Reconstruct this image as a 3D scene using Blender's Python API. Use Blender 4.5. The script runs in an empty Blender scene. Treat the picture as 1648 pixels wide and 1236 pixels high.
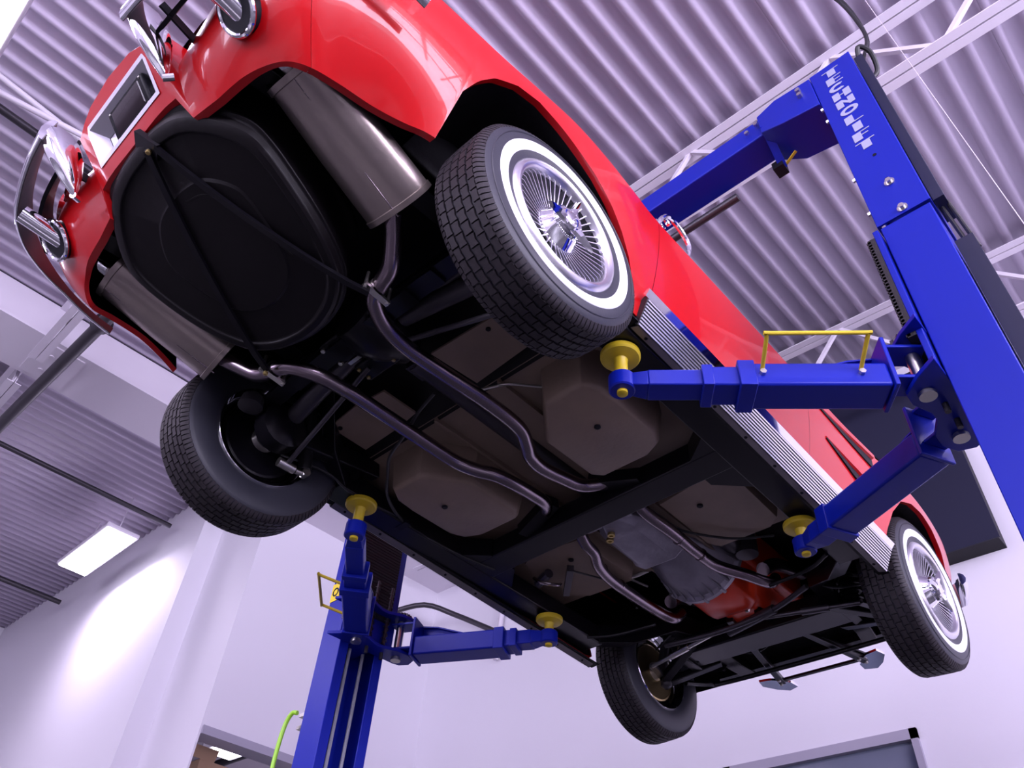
import bpy, bmesh, math, random
import numpy as np
from mathutils import Vector, Matrix
random.seed(7)
R_ = math.radians
SC = bpy.context.scene
COL = SC.collection
# ------------------------------------------------------------------ camera
cam_d = bpy.data.cameras.new('camera'); cam = bpy.data.objects.new('camera', cam_d); COL.objects.link(cam)
cam_d.sensor_width = 36; cam_d.lens = 1255.2088/1648*36; cam_d.clip_start = .05
RX = (0.72916347, 0.68203246, 0.05614597); RY = (-0.44109897, 0.53113321, -0.72341497); RZ = (-0.52321348, 0.50272184, 0.68812674)
m = Matrix(((RX[0], -RY[0], -RZ[0], 1.64237), (RX[1], -RY[1], -RZ[1], -.95150), (RX[2], -RY[2], -RZ[2], .35), (0, 0, 0, 1)))
cam.matrix_world = m
SC.camera = cam
# ------------------------------------------------------------------ world, light, exposure
W = bpy.data.worlds.new('daylight'); SC.world = W; W.use_nodes = True
bg = W.node_tree.nodes['Background']; bg.inputs[0].default_value = (.84, .78, 1, 1); bg.inputs[1].default_value = 4.0
SC.view_settings.view_transform = 'Standard'; SC.view_settings.look = 'None'
SC.view_settings.exposure = 0.0; SC.view_settings.gamma = 1; SC.view_settings.use_curve_mapping = False
def area(name, loc, rot, sx, sy, power, col=(1, 1, 1), spread=math.pi):
    l = bpy.data.lights.new(name, 'AREA'); l.shape = 'RECTANGLE'; l.size = sx; l.size_y = sy; l.energy = power; l.color = col
    l.spread = spread
    o = bpy.data.objects.new(name, l); COL.objects.link(o); o.location = loc; o.rotation_euler = rot
    return o
LAV = (.85, .73, 1.0)
DAY = (.82, .75, 1.0)
# daylight through the glazed doors of the right and rear walls
area('daylight_right', (7.45, -1.2, 3.1), (0, R_(125), 0), 2.8, 7.0, 1250, DAY)
area('daylight_rear', (1.2, -9.5, 3.1), (R_(122), 0, 0), 9.0, 2.8, 950, DAY)
# high bay lamps, fixture centres; those after the second added unseen for light
LAMPS = [(-8.40, 1.578, 5.35), (-2.0, -1.985, 5.0), (3.6, -2.9, 4.9), (-2.1, -6.4, 4.9), (3.6, -6.8, 4.9), (-7.3, -3.2, 4.8), (-7.3, -7.2, 4.8), (4.9, 2.2, 4.9)]
for i, (x, y, z) in enumerate(LAMPS):
    area('lamp_glow', (x, y, z - .03), (0, 0, 0), 1.2, .3, 70 if i == 0 else 120, LAV, R_(176) if i == 0 else R_(170))
# ------------------------------------------------------------------ helpers
def frame(d, up=(0, 0, 1)):
    d = Vector(d).normalized(); up = Vector(up)
    if abs(d.dot(up)) > .98: up = Vector((0, 1, 0))
    s = d.cross(up).normalized(); u = s.cross(d).normalized()
    return d, s, u
def smooth_path(pts, n=6):
    P = [Vector(p) for p in pts]
    if len(P) < 3: return P
    out = []
    for i in range(len(P)-1):
        p0 = P[i-1] if i else P[0]*2-P[1]; p1 = P[i]; p2 = P[i+1]; p3 = P[i+2] if i+2 < len(P) else P[-1]*2-P[-2]
        for k in range(n):
            t = k/n; a = -.5*t**3+t*t-.5*t; b = 1.5*t**3-2.5*t*t+1; c = -1.5*t**3+2*t*t+.5*t; d = .5*t**3-.5*t*t
            out.append(p0*a+p1*b+p2*c+p3*d)
    out.append(P[-1]); return out
class MB:
    def __init__(s): s.v = []; s.f = []
    def add(s, vs, fs):
        b = len(s.v); s.v += [tuple(v) for v in vs]; s.f += [[b+i for i in f] for f in fs]; return s
    def box(s, x0, x1, y0, y1, z0, z1):
        return s.add([(x0,y0,z0),(x1,y0,z0),(x1,y1,z0),(x0,y1,z0),(x0,y0,z1),(x1,y0,z1),(x1,y1,z1),(x0,y1,z1)],
                     [(0,3,2,1),(4,5,6,7),(0,1,5,4),(1,2,6,5),(2,3,7,6),(3,0,4,7)])
    def beam(s, a, b, w, h, up=(0, 0, 1), w2=None, h2=None):
        a, b = Vector(a), Vector(b); d, sd, u = frame(b-a, up); w2 = w2 or w; h2 = h2 or h
        q = [(-1,-1),(1,-1),(1,1),(-1,1)]
        vs = [a+sd*(i*w/2)+u*(j*h/2) for i, j in q]+[b+sd*(i*w2/2)+u*(j*h2/2) for i, j in q]
        return s.add(vs, [(0,3,2,1),(4,5,6,7),(0,1,5,4),(1,2,6,5),(2,3,7,6),(3,0,4,7)])
    def rings(s, rs, closed=True, cap=True):
        n = len(rs[0]); vs = [p for r in rs for p in r]; fs = []
        for i in range(len(rs)-1):
            for j in range(n if closed else n-1):
                k = (j+1) % n; fs.append((i*n+j, i*n+k, (i+1)*n+k, (i+1)*n+j))
        if cap and closed: fs += [tuple(range(n))[::-1], tuple((len(rs)-1)*n+j for j in range(n))]
        return s.add(vs, fs)
    def tube(s, pts, r, n=12, sm=6, r2=None):
        P = smooth_path(pts, sm) if sm else [Vector(p) for p in pts]
        rs = []; u = None
        for i, p in enumerate(P):
            d = (P[min(i+1, len(P)-1)]-P[max(i-1, 0)]).normalized()
            if u is None: _, sd, u = frame(d)
            else: u = (u-d*u.dot(d)).normalized(); sd = d.cross(u)
            rr = r if r2 is None else r+(r2-r)*i/(len(P)-1)
            rs.append([p+(sd*math.cos(a)+u*math.sin(a))*rr for a in [2*math.pi*k/n for k in range(n)]])
        return s.rings(rs)
    def cyl(s, a, b, r, n=16, r2=None): return s.tube([a, b], r, n, 0, r2)
    def lathe(s, o, ax, prof, n=32, cap=True):
        o = Vector(o); d, sd, u = frame(ax)
        rs = [[o+d*h+(sd*math.cos(2*math.pi*k/n)+u*math.sin(2*math.pi*k/n))*max(r, 1e-4) for k in range(n)] for r, h in prof]
        return s.rings(rs, cap=cap)
    def prism(s, poly, z0, z1):
        n = len(poly); vs = [(x, y, z0) for x, y in poly]+[(x, y, z1) for x, y in poly]
        fs = [tuple(range(n))[::-1], tuple(range(n, 2*n))]+[(i, (i+1) % n, n+(i+1) % n, n+i) for i in range(n)]
        return s.add(vs, fs)
    def xf(s, M, start=0):
        for i in range(start, len(s.v)): s.v[i] = tuple(M @ Vector(s.v[i]))
        return s
    def mirror(s):
        n = len(s.v); vs = [(-x, y, z) for x, y, z in s.v]; fs = [tuple(reversed(f)) for f in s.f]; return s.add(vs, fs)
    def mesh(s, name, off=(0, 0, 0), ang=35, recalc=True):
        me = bpy.data.meshes.new(name); me.from_pydata([(x-off[0], y-off[1], z-off[2]) for x, y, z in s.v], [], s.f)
        if recalc:
            bm = bmesh.new(); bm.from_mesh(me); bmesh.ops.recalc_face_normals(bm, faces=bm.faces); bm.to_mesh(me); bm.free()
        me.shade_smooth(); me.set_sharp_from_angle(angle=R_(ang)); me.update(); return me
def org(o):
    p = Vector((0, 0, 0))
    while o: p += o.location; o = o.parent
    return p
def link(name, me, mt, parent=None, loc=(0, 0, 0), bevel=0, sol=0):
    o = bpy.data.objects.new(name, me); COL.objects.link(o); o.location = loc
    if mt and not me.materials: me.materials.append(mt)
    if parent: o.parent = parent
    if sol:
        md = o.modifiers.new('s', 'SOLIDIFY'); md.thickness = sol; md.offset = -1
    if bevel:
        md = o.modifiers.new('b', 'BEVEL'); md.width = bevel; md.segments = 2; md.limit_method = 'ANGLE'; md.angle_limit = R_(40)
    return o
def part(name, mb, mt, parent, bevel=0, ang=35, label=None, kind=None, sol=0, recalc=True):
    o = link(name, mb.mesh(name, org(parent), ang, recalc), mt, parent, bevel=bevel, sol=sol)
    if label: o['label'] = label
    if kind: o['kind'] = kind
    return o
def tag(o, label=None, cat=None, group=None, kind=None):
    if label: o['label'] = label
    if cat: o['category'] = cat
    if group: o['group'] = group
    if kind: o['kind'] = kind
    return o
def thing(name, loc, label, cat, group=None):
    o = bpy.data.objects.new(name, None); COL.objects.link(o); o.location = loc; o.empty_display_size = .1
    return tag(o, label, cat, group)
def solid(name, mb, mt, label=None, cat=None, group=None, kind=None, bevel=0, ang=35):
    xs = [v[0] for v in mb.v]; ys = [v[1] for v in mb.v]; zs = [v[2] for v in mb.v]
    c = ((min(xs)+max(xs))/2, (min(ys)+max(ys))/2, min(zs))
    return tag(link(name, mb.mesh(name, c, ang), mt, None, c, bevel), label, cat, group, kind)
# ------------------------------------------------------------------ materials
def mat(name, col, rough=.5, metal=0, coat=0, spec=.5, noise=0, nscale=8, bump=0, bscale=60, emit=None, es=0, col2=None, trans=0, alpha=1):
    mt = bpy.data.materials.new(name); mt.use_nodes = True; nt = mt.node_tree; b = nt.nodes['Principled BSDF']
    b.inputs['Base Color'].default_value = (*col, 1); b.inputs['Roughness'].default_value = rough; b.inputs['Metallic'].default_value = metal
    b.inputs['Coat Weight'].default_value = coat; b.inputs['Specular IOR Level'].default_value = spec; b.inputs['Coat Roughness'].default_value = .04
    if trans: b.inputs['Transmission Weight'].default_value = trans
    if emit: b.inputs['Emission Color'].default_value = (*emit, 1); b.inputs['Emission Strength'].default_value = es
    if noise or bump or col2:
        tc = nt.nodes.new('ShaderNodeTexCoord')
    if noise or col2:
        n = nt.nodes.new('ShaderNodeTexNoise'); n.inputs['Scale'].default_value = nscale; n.inputs['Detail'].default_value = 6
        nt.links.new(tc.outputs['Object'], n.inputs['Vector'])
        r = nt.nodes.new('ShaderNodeValToRGB'); c2 = col2 or tuple(c*(1-noise) for c in col)
        r.color_ramp.elements[0].position = .35; r.color_ramp.elements[1].position = .65
        r.color_ramp.elements[0].color = (*c2, 1); r.color_ramp.elements[1].color = (*col, 1)
        nt.links.new(n.outputs['Fac'], r.inputs['Fac']); nt.links.new(r.outputs['Color'], b.inputs['Base Color'])
    if bump:
        n2 = nt.nodes.new('ShaderNodeTexNoise'); n2.inputs['Scale'].default_value = bscale; n2.inputs['Detail'].default_value = 4
        nt.links.new(tc.outputs['Object'], n2.inputs['Vector'])
        bp = nt.nodes.new('ShaderNodeBump'); bp.inputs['Strength'].default_value = bump; bp.inputs['Distance'].default_value = .01
        nt.links.new(n2.outputs['Fac'], bp.inputs['Height']); nt.links.new(bp.outputs['Normal'], b.inputs['Normal'])
    return mt
m_wall = mat('wall_paint', (.74, .72, .78), .7, bump=.05, bscale=40)
m_deck = mat('white_roof_deck', (.57, .51, .63), .5, noise=.04, nscale=2)
m_steelw = mat('white_painted_steel', (.70, .66, .73), .45)
m_floor = mat('grey_epoxy_floor', (.055, .055, .06), .25, noise=.25, nscale=1.5)
m_red = mat('red_car_paint', (.50, .003, .006), .30, coat=.55, spec=.2)
m_chrome = mat('chrome', (.88, .88, .92), .06, 1)
m_chin = mat('dull_chrome_back', (.20, .18, .19), .5, .5, noise=.2, nscale=12)
m_alu = mat('brushed_aluminium', (.80, .79, .84), .28, 1)
m_groove = mat('black_groove_paint', (.015, .015, .02), .5)
m_muf = mat('stainless_muffler', (.40, .34, .31), .32, .85, noise=.12, nscale=5, bump=.03, bscale=90)
m_pipe = mat('exhaust_pipe_steel', (.27, .22, .25), .24, 1, noise=.10, nscale=4)
m_under = mat('black_undercoat', (.005, .0045, .006), .5, spec=.2, bump=.15, bscale=50)
m_frame = mat('black_frame_paint', (.005, .0045, .007), .30, spec=.3)
m_tub = mat('black_spare_tub', (.0045, .0035, .0045), .42, spec=.22, bump=.1, bscale=30)
m_tan = mat('bare_fibreglass', (.235, .17, .125), .55, noise=.18, nscale=5, bump=.1, bscale=70)
m_rub = mat('tyre_rubber', (.022, .018, .022), .6, spec=.3, bump=.08, bscale=120)
m_side = mat('tyre_sidewall', (.030, .031, .042), .45, spec=.4, bump=.04, bscale=90)
m_wwall = mat('whitewall', (.82, .84, .86), .5)
m_blue = mat('blue_enamel', (.003, .012, .29), .38, spec=.28)
m_yel = mat('yellow_paint', (.62, .46, .02), .42, noise=.15, nscale=20)
m_ysticker = mat('yellow_sticker', (.8, .62, .02), .5)
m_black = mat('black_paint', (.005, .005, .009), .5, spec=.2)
m_char = mat('charcoal_duct_plastic', (.013, .014, .036), .6, spec=.3)
m_rubber = mat('black_rubber_pad', (.02, .018, .022), .95)
m_zinc = mat('zinc_bolt', (.62, .60, .56), .3, 1)
m_gold = mat('yellow_zinc', (.55, .42, .16), .35, 1)
m_letter = mat('silver_lettering', (.30, .32, .44), .5)
m_cast = mat('cast_aluminium', (.34, .32, .37), .42, .6, noise=.2, nscale=14, bump=.2, bscale=60)
m_orange = mat('engine_orange_red', (.72, .045, .012), .35)
m_glass = mat('window_glass', (.13, .15, .21), .06, coat=.3)
m_wframe = mat('grey_window_frame', (.36, .34, .42), .45)
m_clear = mat('clear_pane', (.9, .93, 1), .05)
_nt = m_clear.node_tree; _mx = _nt.nodes.new('ShaderNodeMixShader'); _tr = _nt.nodes.new('ShaderNodeBsdfTransparent'); _gl = _nt.nodes.new('ShaderNodeBsdfGlossy'); _gl.inputs['Roughness'].default_value = .03
_mx.inputs[0].default_value = .08; _nt.links.new(_tr.outputs[0], _mx.inputs[1]); _nt.links.new(_gl.outputs[0], _mx.inputs[2]); _nt.links.new(_mx.outputs[0], _nt.nodes['Material Output'].inputs['Surface'])
m_lens = mat('lamp_lens', (1, 1, 1), .5, emit=(.95, .93, 1), es=9)
m_cable = mat('black_cable', (.01, .01, .012), .5)
m_green = mat('lime_air_hose', (.30, .62, .03), .4)
m_card = mat('cardboard', (.42, .27, .17), .8)
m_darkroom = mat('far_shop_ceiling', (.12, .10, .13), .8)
m_lampred = mat('tail_lamp_red', (.35, .005, .008), .15, coat=1)
m_cord = mat('wire_rope', (.55, .56, .62), .4, .8, bump=.6, bscale=300)
m_disc = mat('brass_tinted_plate', (.42, .33, .16), .35, 1)
m_darkm = mat('dark_steel', (.06, .055, .065), .4, .6)
# ------------------------------------------------------------------ the building
H0 = 5.7; TL = .035
def deckz(x): return H0-TL*x
XL, XR, YB, YF = -14.0, 7.0, -9.0, 5.0
solid('floor', MB().box(XL, XR, YB, YF, -.1, 0), m_floor, kind='structure')
def wall(name, parts):
    b = MB()
    for p in parts: b.box(*p)
    return solid(name, b, m_wall, kind='structure')
ZT = 6.3
# front wall with the window at floor level on its right part
wall('wall_front', [(-5.65, -1.75, YF, YF+.2, 0, ZT), (-.21, XR, YF, YF+.2, 0, ZT), (-1.75, -.21, YF, YF+.2, 2.52, ZT), (-1.75, -.21, YF, YF+.2, 0, .9)])
wall('wall_left', [(XL, -6.75, 2.15, 2.4, 0, ZT), (-6.75, -5.65, 2.4, 2.42, 0, ZT),
                   (-5.85, -5.65, 2.42, YF, 2.89, ZT), (-5.85, -5.65, 4.4, YF, 0, 2.89)])
wall('wall_far_left', [(XL-.2, XL, YB, 2.4, 0, ZT)])
wall('wall_right', [(XR, XR+.2, YB, -4.9, 0, ZT), (XR, XR+.2, 2.5, YF, 0, ZT), (XR, XR+.2, -4.9, 2.5, 4.6, ZT), (XR, XR+.2, -1.35, -1.05, 0, 4.6)])
wall('wall_rear', [(XL, -3.6, YB-.2, YB, 0, ZT), (-3.6, XR, YB-.2, YB, 4.6, ZT), (6.0, XR, YB-.2, YB, 0, 4.6), (1.05, 1.35, YB-.2, YB, 0, 4.6)])
# glazed overhead doors
def glazed(name, a, b, fixed, axis):
    f = MB(); n = 4; rows = 6
    for i in range(n+1):
        u = a+(b-a)*i/n
        f.box(*((fixed-.03, fixed+.03, u-.035, u+.035) if axis == 'x' else (u-.035, u+.035, fixed-.03, fixed+.03)), 0, 4.6)
    for k in range(rows+1):
        z = 4.6*k/rows
        f.box(*((fixed-.03, fixed+.03, a, b) if axis == 'x' else (a, b, fixed-.03, fixed+.03)), max(0, z-.04), min(4.6, z+.04))
    d = solid(name, f, m_steelw, kind='structure')
    g = MB(); 
    pm = None
    for i in range(n):
        for k in range(rows):
            u0, u1 = a+(b-a)*i/n, a+(b-a)*(i+1)/n; z0, z1 = 4.6*k/rows, 4.6*(k+1)/rows
            p = MB().box(*((fixed-.004, fixed+.004, u0, u1) if axis == 'x' else (u0, u1, fixed-.004, fixed+.004)), z0, z1)
            part('pane' if k > 1 else 'door_panel', p, m_clear if k > 1 else m_steelw, d)
glazed('door_1', -4.9, -1.35, XR+.1, 'x'); glazed('door_2', -1.05, 2.5, XR+.1, 'x')
glazed('door_3', -3.6, 1.05, YB-.1, 'y'); glazed('door_4', 1.35, 6.0, YB-.1, 'y')
# roof deck: ribbed sheets
PITCH = .170
ceil = bpy.data.objects.new('ceiling', None); COL.objects.link(ceil); ceil['kind'] = 'structure'; ceil.location = (0, 0, H0)
def sheet(x0, n, y0, y1):
    pts = []
    for i in range(n):
        x = x0+i*PITCH
        pts += [(x, .0), (x+.042, .0), (x+.060, .040), (x+.152, .040)]
    pts.append((x0+n*PITCH, 0))
    b = MB(); b.rings([[(x, y, deckz(x)+dz) for x, dz in pts] for y in (y0, y1)], closed=False, cap=False); return b
X = -14.05; first = None
while X < XR+.1:
    part('deck_sheet', sheet(X, 6, YB-.1, YF+.1 if X > -6.9 else 2.5), m_deck, ceil, ang=20, sol=.004, recalc=False)
    X += 6*PITCH
part('roof_slab', MB().rings([[(-14.3, y, deckz(-14.3)+.10), (7.3, y, deckz(7.3)+.10), (7.3, y, deckz(7.3)+.3), (-14.3, y, deckz(-14.3)+.3)] for y in (YB-.3, YF+.3)]), m_deck, ceil)
# joists run along X every 2.35 m
def joist(y, label, x0=-5.2, x1=XR, d=.66):
    o = thing('roof_joist', (0, y, deckz(0)-d), label, 'joist', 'open web joists under the roof deck')
    t = MB(); bt = MB()
    for s in (-1, 1):
        for (bb, zz, hh) in ((t, -.032, .06), (bt, -d, .06)):
            bb.rings([[(x, y+s*.006, deckz(x)+zz-.03), (x, y+s*.066, deckz(x)+zz-.03), (x, y+s*.066, deckz(x)+zz-.022), (x, y+s*.012, deckz(x)+zz-.022), (x, y+s*.012, deckz(x)+zz+.03), (x, y+s*.006, deckz(x)+zz+.03)] for x in (x0, x1)])
    part('top_chord', t, m_steelw, o); part('bottom_chord', bt, m_steelw, o)
    x = x0+.15; k = 0
    while x < x1-.5:
        xa, xb = x, x+.52
        za, zb = (deckz(xa)-.05, deckz(xb)-d+.01) if k % 2 == 0 else (deckz(xa)-d+.01, deckz(xb)-.05)
        part('web_bar', MB().beam((xa, y, za), (xb, y, zb), .03, .03), m_steelw, o)
        x = xb+.02; k += 1
    return o
joist(1.95, 'white steel roof joist just above the blue lift cross beam')
joist(4.26, 'white roof joist nearest the front wall, seen behind the right lift column')
joist(-.46, 'white roof joist above the car tail, ending at the wide girder')
joist(-2.8, 'white roof joist behind the rear of the car, above the camera')
joist(-5.15, 'white roof joist towards the rear wall')
joist(-7.5, 'white roof joist closest to the rear wall')
for y, w in ((-.46, 'above the far thick black pipe'), (-2.8, 'left of the girder near the rear')):
    joist(y, 'white roof joist beyond the girder, ' + w, XL, -5.7)
# wide girder
g = thing('roof_girder', (-5.36, -2, 5.36), 'wide white steel roof girder passing over the left rear wheel to the front wall', 'girder')
part('bottom_flange', MB().box(-5.72, -5.03, YB, YF, 5.36, 5.385), m_steelw, g)
part('girder_web', MB().box(-5.39, -5.36, YB, YF, 5.385, 5.86), m_steelw, g)
part('side_plate', MB().box(-5.19, -5.165, YB, YF, 5.385, 5.84), m_steelw, g)
bp_ = MB()
for dx in (-.22, .22):
    for dy in (0, .14): bp_.cyl((-5.38+dx*.6, -.35+dy, 5.34), (-5.38+dx*.6, -.35+dy, 5.362), .022, 8)
part('bolt', bp_, m_steelw, g)
part('splice_plate', MB().box(-5.66, -5.09, -.5, -.1, 5.348, 5.36), m_steelw, g)
# pipes under the roof
def pipe(name, pts, r, mt, label, cat='pipe', group=None, hang=None):
    b = MB().tube(pts, r, 14, 0)
    o = solid(name, b, mt, label, cat, group)
    return o
tp = thing('ceiling_pipe', (-5.7, -.25, 5.14), 'thick dark steel pipe crossing under the white roof girder behind the left muffler', 'pipe')
part('pipe_run', MB().cyl((-12.9, -.42, 5.20), (-3.5, -.235, 5.20), .058, 18), m_darkm, tp)
part('coupling', MB().cyl((-4.33, -.252, 5.20), (-4.24, -.250, 5.20), .082, 18), m_darkm, tp)
pipe('sprinkler_pipe', [(-7.49, -9, 5.6), (-7.47, 2.02, 5.6)], .03, m_darkm, 'thin black sprinkler pipe running towards the lit left wall under the roof', group='sprinkler branch pipes')
pipe('sprinkler_pipe', [(-10.7, -9, 5.6), (-10.75, 2.02, 5.6)], .035, m_darkm, 'thin black sprinkler pipe farthest left, ending at the lit left wall', group='sprinkler branch pipes')
pipe('sprinkler_pipe', [(-3.24, -9, 5.6), (-3.27, 4.9, 5.6)], .033, m_darkm, 'black sprinkler pipe passing behind the left rear bumper of the car', group='sprinkler branch pipes')
for pts, lb in (([(-2.9, -2.6, 5.55), (-2.95, -1.2, 5.5), (-3.3, .2, 5.45)], 'upper'), ([(-2.85, -2.4, 5.12), (-2.70, -1.50, 5.18), (-2.45, -.2, 5.24)], 'lower')):
    pipe('conduit', [Vector(p) for p in pts], .022, m_steelw, 'white painted conduit crossing the ribbed ceiling above the rear bumper, ' + lb + ' of two', 'conduit', 'crossing white conduits')
pipe('wall_conduit', [(-4.28, 4.93, 5.5), (-4.40, 4.93, 4.1)], .03, m_steelw, 'white vertical conduit on the front wall behind the left front lift arm', 'conduit')
pipe('bent_pipe', smooth_path([(-5.55, 4.2, 4.72), (-5.2, 4.45, 4.82), (-4.9, 4.7, 4.70), (-4.4, 4.86, 4.42)], 4), .032, m_darkm, 'bent grey steel pipe near the room corner behind the left lift arm', 'pipe')
# lamps
for i, (x, y, z) in enumerate(LAMPS):
    lw = .71 if i == 0 else .63
    lb = ['glowing rectangular high bay lamp in front of the left wall', 'glowing high bay lamp above the car tail at the top left', 'added unseen high bay lamp to the right of the lift', 'added unseen high bay lamp behind the car near the rear wall, left one',
          'added unseen high bay lamp behind the car near the rear wall, right one', 'added unseen high bay lamp left of the girder', 'added unseen high bay lamp at the far left rear', 'added unseen high bay lamp right of the lift near the front wall'][i]
    o = thing('high_bay_lamp', (x, y, z), lb, 'lamp', 'high bay lamps under the roof')
    part('lamp_lens', MB().box(x-lw, x+lw, y-.18, y+.18, z-.005, z+.01), m_lens, o)
    part('lamp_housing', MB().box(x-lw-.03, x+lw+.03, y-.21, y+.21, z+.012, z+.07), m_steelw, o, bevel=.015)
    part('driver_box', MB().box(x-.2, x+.2, y-.07, y+.07, z+.07, z+.14), m_steelw, o, bevel=.01)
    for s in (-.5, .5): part('hanger_wire', MB().cyl((x+s, y, z+.07), (x+s, y, deckz(x+s)), .006, 6), m_steelw, o)
# window in front wall
wf = MB(); 
for bx in ((-1.75, -.21, 4.97, 5.05, 2.45, 2.52), (-1.75, -.21, 4.97, 5.05, .9, .97), (-1.75, -1.69, 4.97, 5.05, .9, 2.52), (-.26, -.21, 4.97, 5.05, .9, 2.52)): wf.box(*bx)
w1 = solid('window_1', wf, m_wframe, kind='structure'); part('pane', MB().box(-1.70, -.25, 5.02, 5.03, .96, 2.46), m_glass, w1)
# opening to the neighbouring room
of = MB()
for bx in ((-5.86, -5.62, 2.42, 4.4, 2.81, 2.885), (-5.86, -5.64, 4.35, 4.4, 0, 2.82)): of.box(*bx)
w2 = solid('window_2', of, m_wframe, kind='structure')
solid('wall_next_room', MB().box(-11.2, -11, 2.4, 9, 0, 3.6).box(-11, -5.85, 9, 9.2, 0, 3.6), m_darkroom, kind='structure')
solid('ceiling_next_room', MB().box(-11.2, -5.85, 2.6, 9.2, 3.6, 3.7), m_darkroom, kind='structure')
for k in range(5): pipe('next_room_beam', [(-10.8, 3.2+k*.9, 3.5), (-5.9, 3.2+k*.9, 3.5)], .05, m_black, 'dark ceiling beam in the neighbouring room behind the opening', 'beam', 'dark beams of the neighbouring room')
nl = thing('next_room_lamp', (-7.0, 3.6, 3.3), 'bright ceiling lamp seen through the opening left of the left lift column', 'lamp')
part('lamp_lens', MB().box(-7.55, -6.75, 3.45, 3.75, 3.28, 3.30), m_lens, nl); part('lamp_housing', MB().box(-7.6, -6.7, 3.4, 3.8, 3.3, 3.38), m_steelw, nl)
sh = thing('storage_shelf', (-6.3, 3.2, 0), 'dark storage shelf behind the opening carrying cardboard boxes', 'shelf')
part('shelf_board', MB().box(-6.75, -5.95, 2.62, 4.3, 2.42, 2.46), m_darkm, sh)
for px_, py_ in ((-6.7, 2.66), (-6.0, 2.66), (-6.7, 4.26), (-6.0, 4.26)): part('upright', MB().box(px_-.03, px_+.03, py_-.03, py_+.03, 0, 2.42), m_darkm, sh)
for bx, lb in (((-6.35, -6.0, 2.66, 2.98, 2.46, 2.72), 'left'), ((-6.35, -6.0, 3.7, 4.1, 2.46, 2.66), 'right')):
    cb = thing('cardboard_box', ((bx[0]+bx[1])/2, (bx[2]+bx[3])/2, bx[4]), 'brown cardboard box on the shelf behind the opening, ' + lb + ' one', 'box', 'cardboard boxes on the shelf')
    part('carton', MB().box(*bx), m_card, cb); part('lid_flap', MB().beam((bx[1], bx[2], bx[5]), (bx[1]+.04, bx[2], bx[5]+.10), .004, .3, up=(0, 1, 0)), m_card, cb)
# black box on front wall
bb = thing('black_wall_panel', (1.6, 4.75, 3.58), 'large black rectangular panel box high on the front wall beyond the right front wheel', 'panel')
part('panel_case', MB().box(-1.6, .775, 4.80, 5.0, 3.60, 5.3), m_black, bb); part('panel_edge', MB().box(-1.62, .79, 4.785, 4.80, 3.585, 5.31), m_char, bb)
# cables at column head
cw = MB().tube([(1.60, 1.05, 3.78), (1.66, 1.1, 4.1), (1.60, 1.0, 4.5), (1.35, .9, 5.0), (1.2, .95, 5.6)], .008, 8)
cw.tube([(1.58, 1.06, 3.80), (1.66, 1.12, 4.08), (1.62, 1.02, 4.5), (1.37, .9, 5.0), (1.22, .95, 5.6)], .008, 8)
solid('power_cable', cw, m_cable, 'black power cables rising from the right column head to the roof', 'cable')
wire = MB().cyl((1.75, 1.6, 5.6), (1.80, 1.5, 1.0), .0018, 6)
solid('thin_pull_wire', wire, m_steelw, 'thin white wire hanging to the right of the right lift column', 'wire')
# ------------------------------------------------------------------ two post lift
LETTERS = {
 'T': [[(0,.86),(1,.86),(1,.96),(0,.96)], [(.28,0),(.74,0),(.74,.86),(.28,.86)]],
 'E': [[(.05,0),(.5,0),(.5,1),(.05,1)], [(.5,.9),(.95,.9),(.95,1),(.5,1)], [(.5,.46),(.85,.46),(.85,.56),(.5,.56)], [(.5,0),(.95,0),(.95,.1),(.5,.1)]],
 'H': [[(0,0),(.4,0),(.4,1),(0,1)], [(.62,0),(1,0),(1,1),(.62,1)], [(.4,.45),(.62,.45),(.62,.58),(.4,.58)]],
 'N': [[(0,0),(.38,0),(.38,1),(0,1)], [(.66,0),(1,0),(1,1),(.66,1)], [(.38,.62),(.66,.1),(.66,.5),(.38,1)]],
 'L': [[(.05,0),(.5,0),(.5,1),(.05,1)], [(.5,0),(.98,0),(.98,.1),(.5,.1)]],
 'I': [[(.28,0),(.74,0),(.74,1),(.28,1)]],
 'F': [[(.05,0),(.5,0),(.5,1),(.05,1)], [(.5,.9),(.98,.9),(.98,1),(.5,1)], [(.5,.46),(.85,.46),(.85,.56),(.5,.56)]],
}
def ring_letter(a0, a1):
    out = []; n = 16
    for k in range(n):
        p, q = a0+(a1-a0)*k/n, a0+(a1-a0)*(k+1)/n
        f = lambda a, rx, ry: (.5+rx*math.cos(a), .5+ry*math.sin(a))
        out.append([f(p, .26, .24), f(p, .5, .5), f(q, .5, .5), f(q, .26, .24)])
    return out
LETTERS['O'] = ring_letter(0, 2*math.pi); LETTERS['C'] = ring_letter(.9, 2*math.pi-.9)
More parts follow.
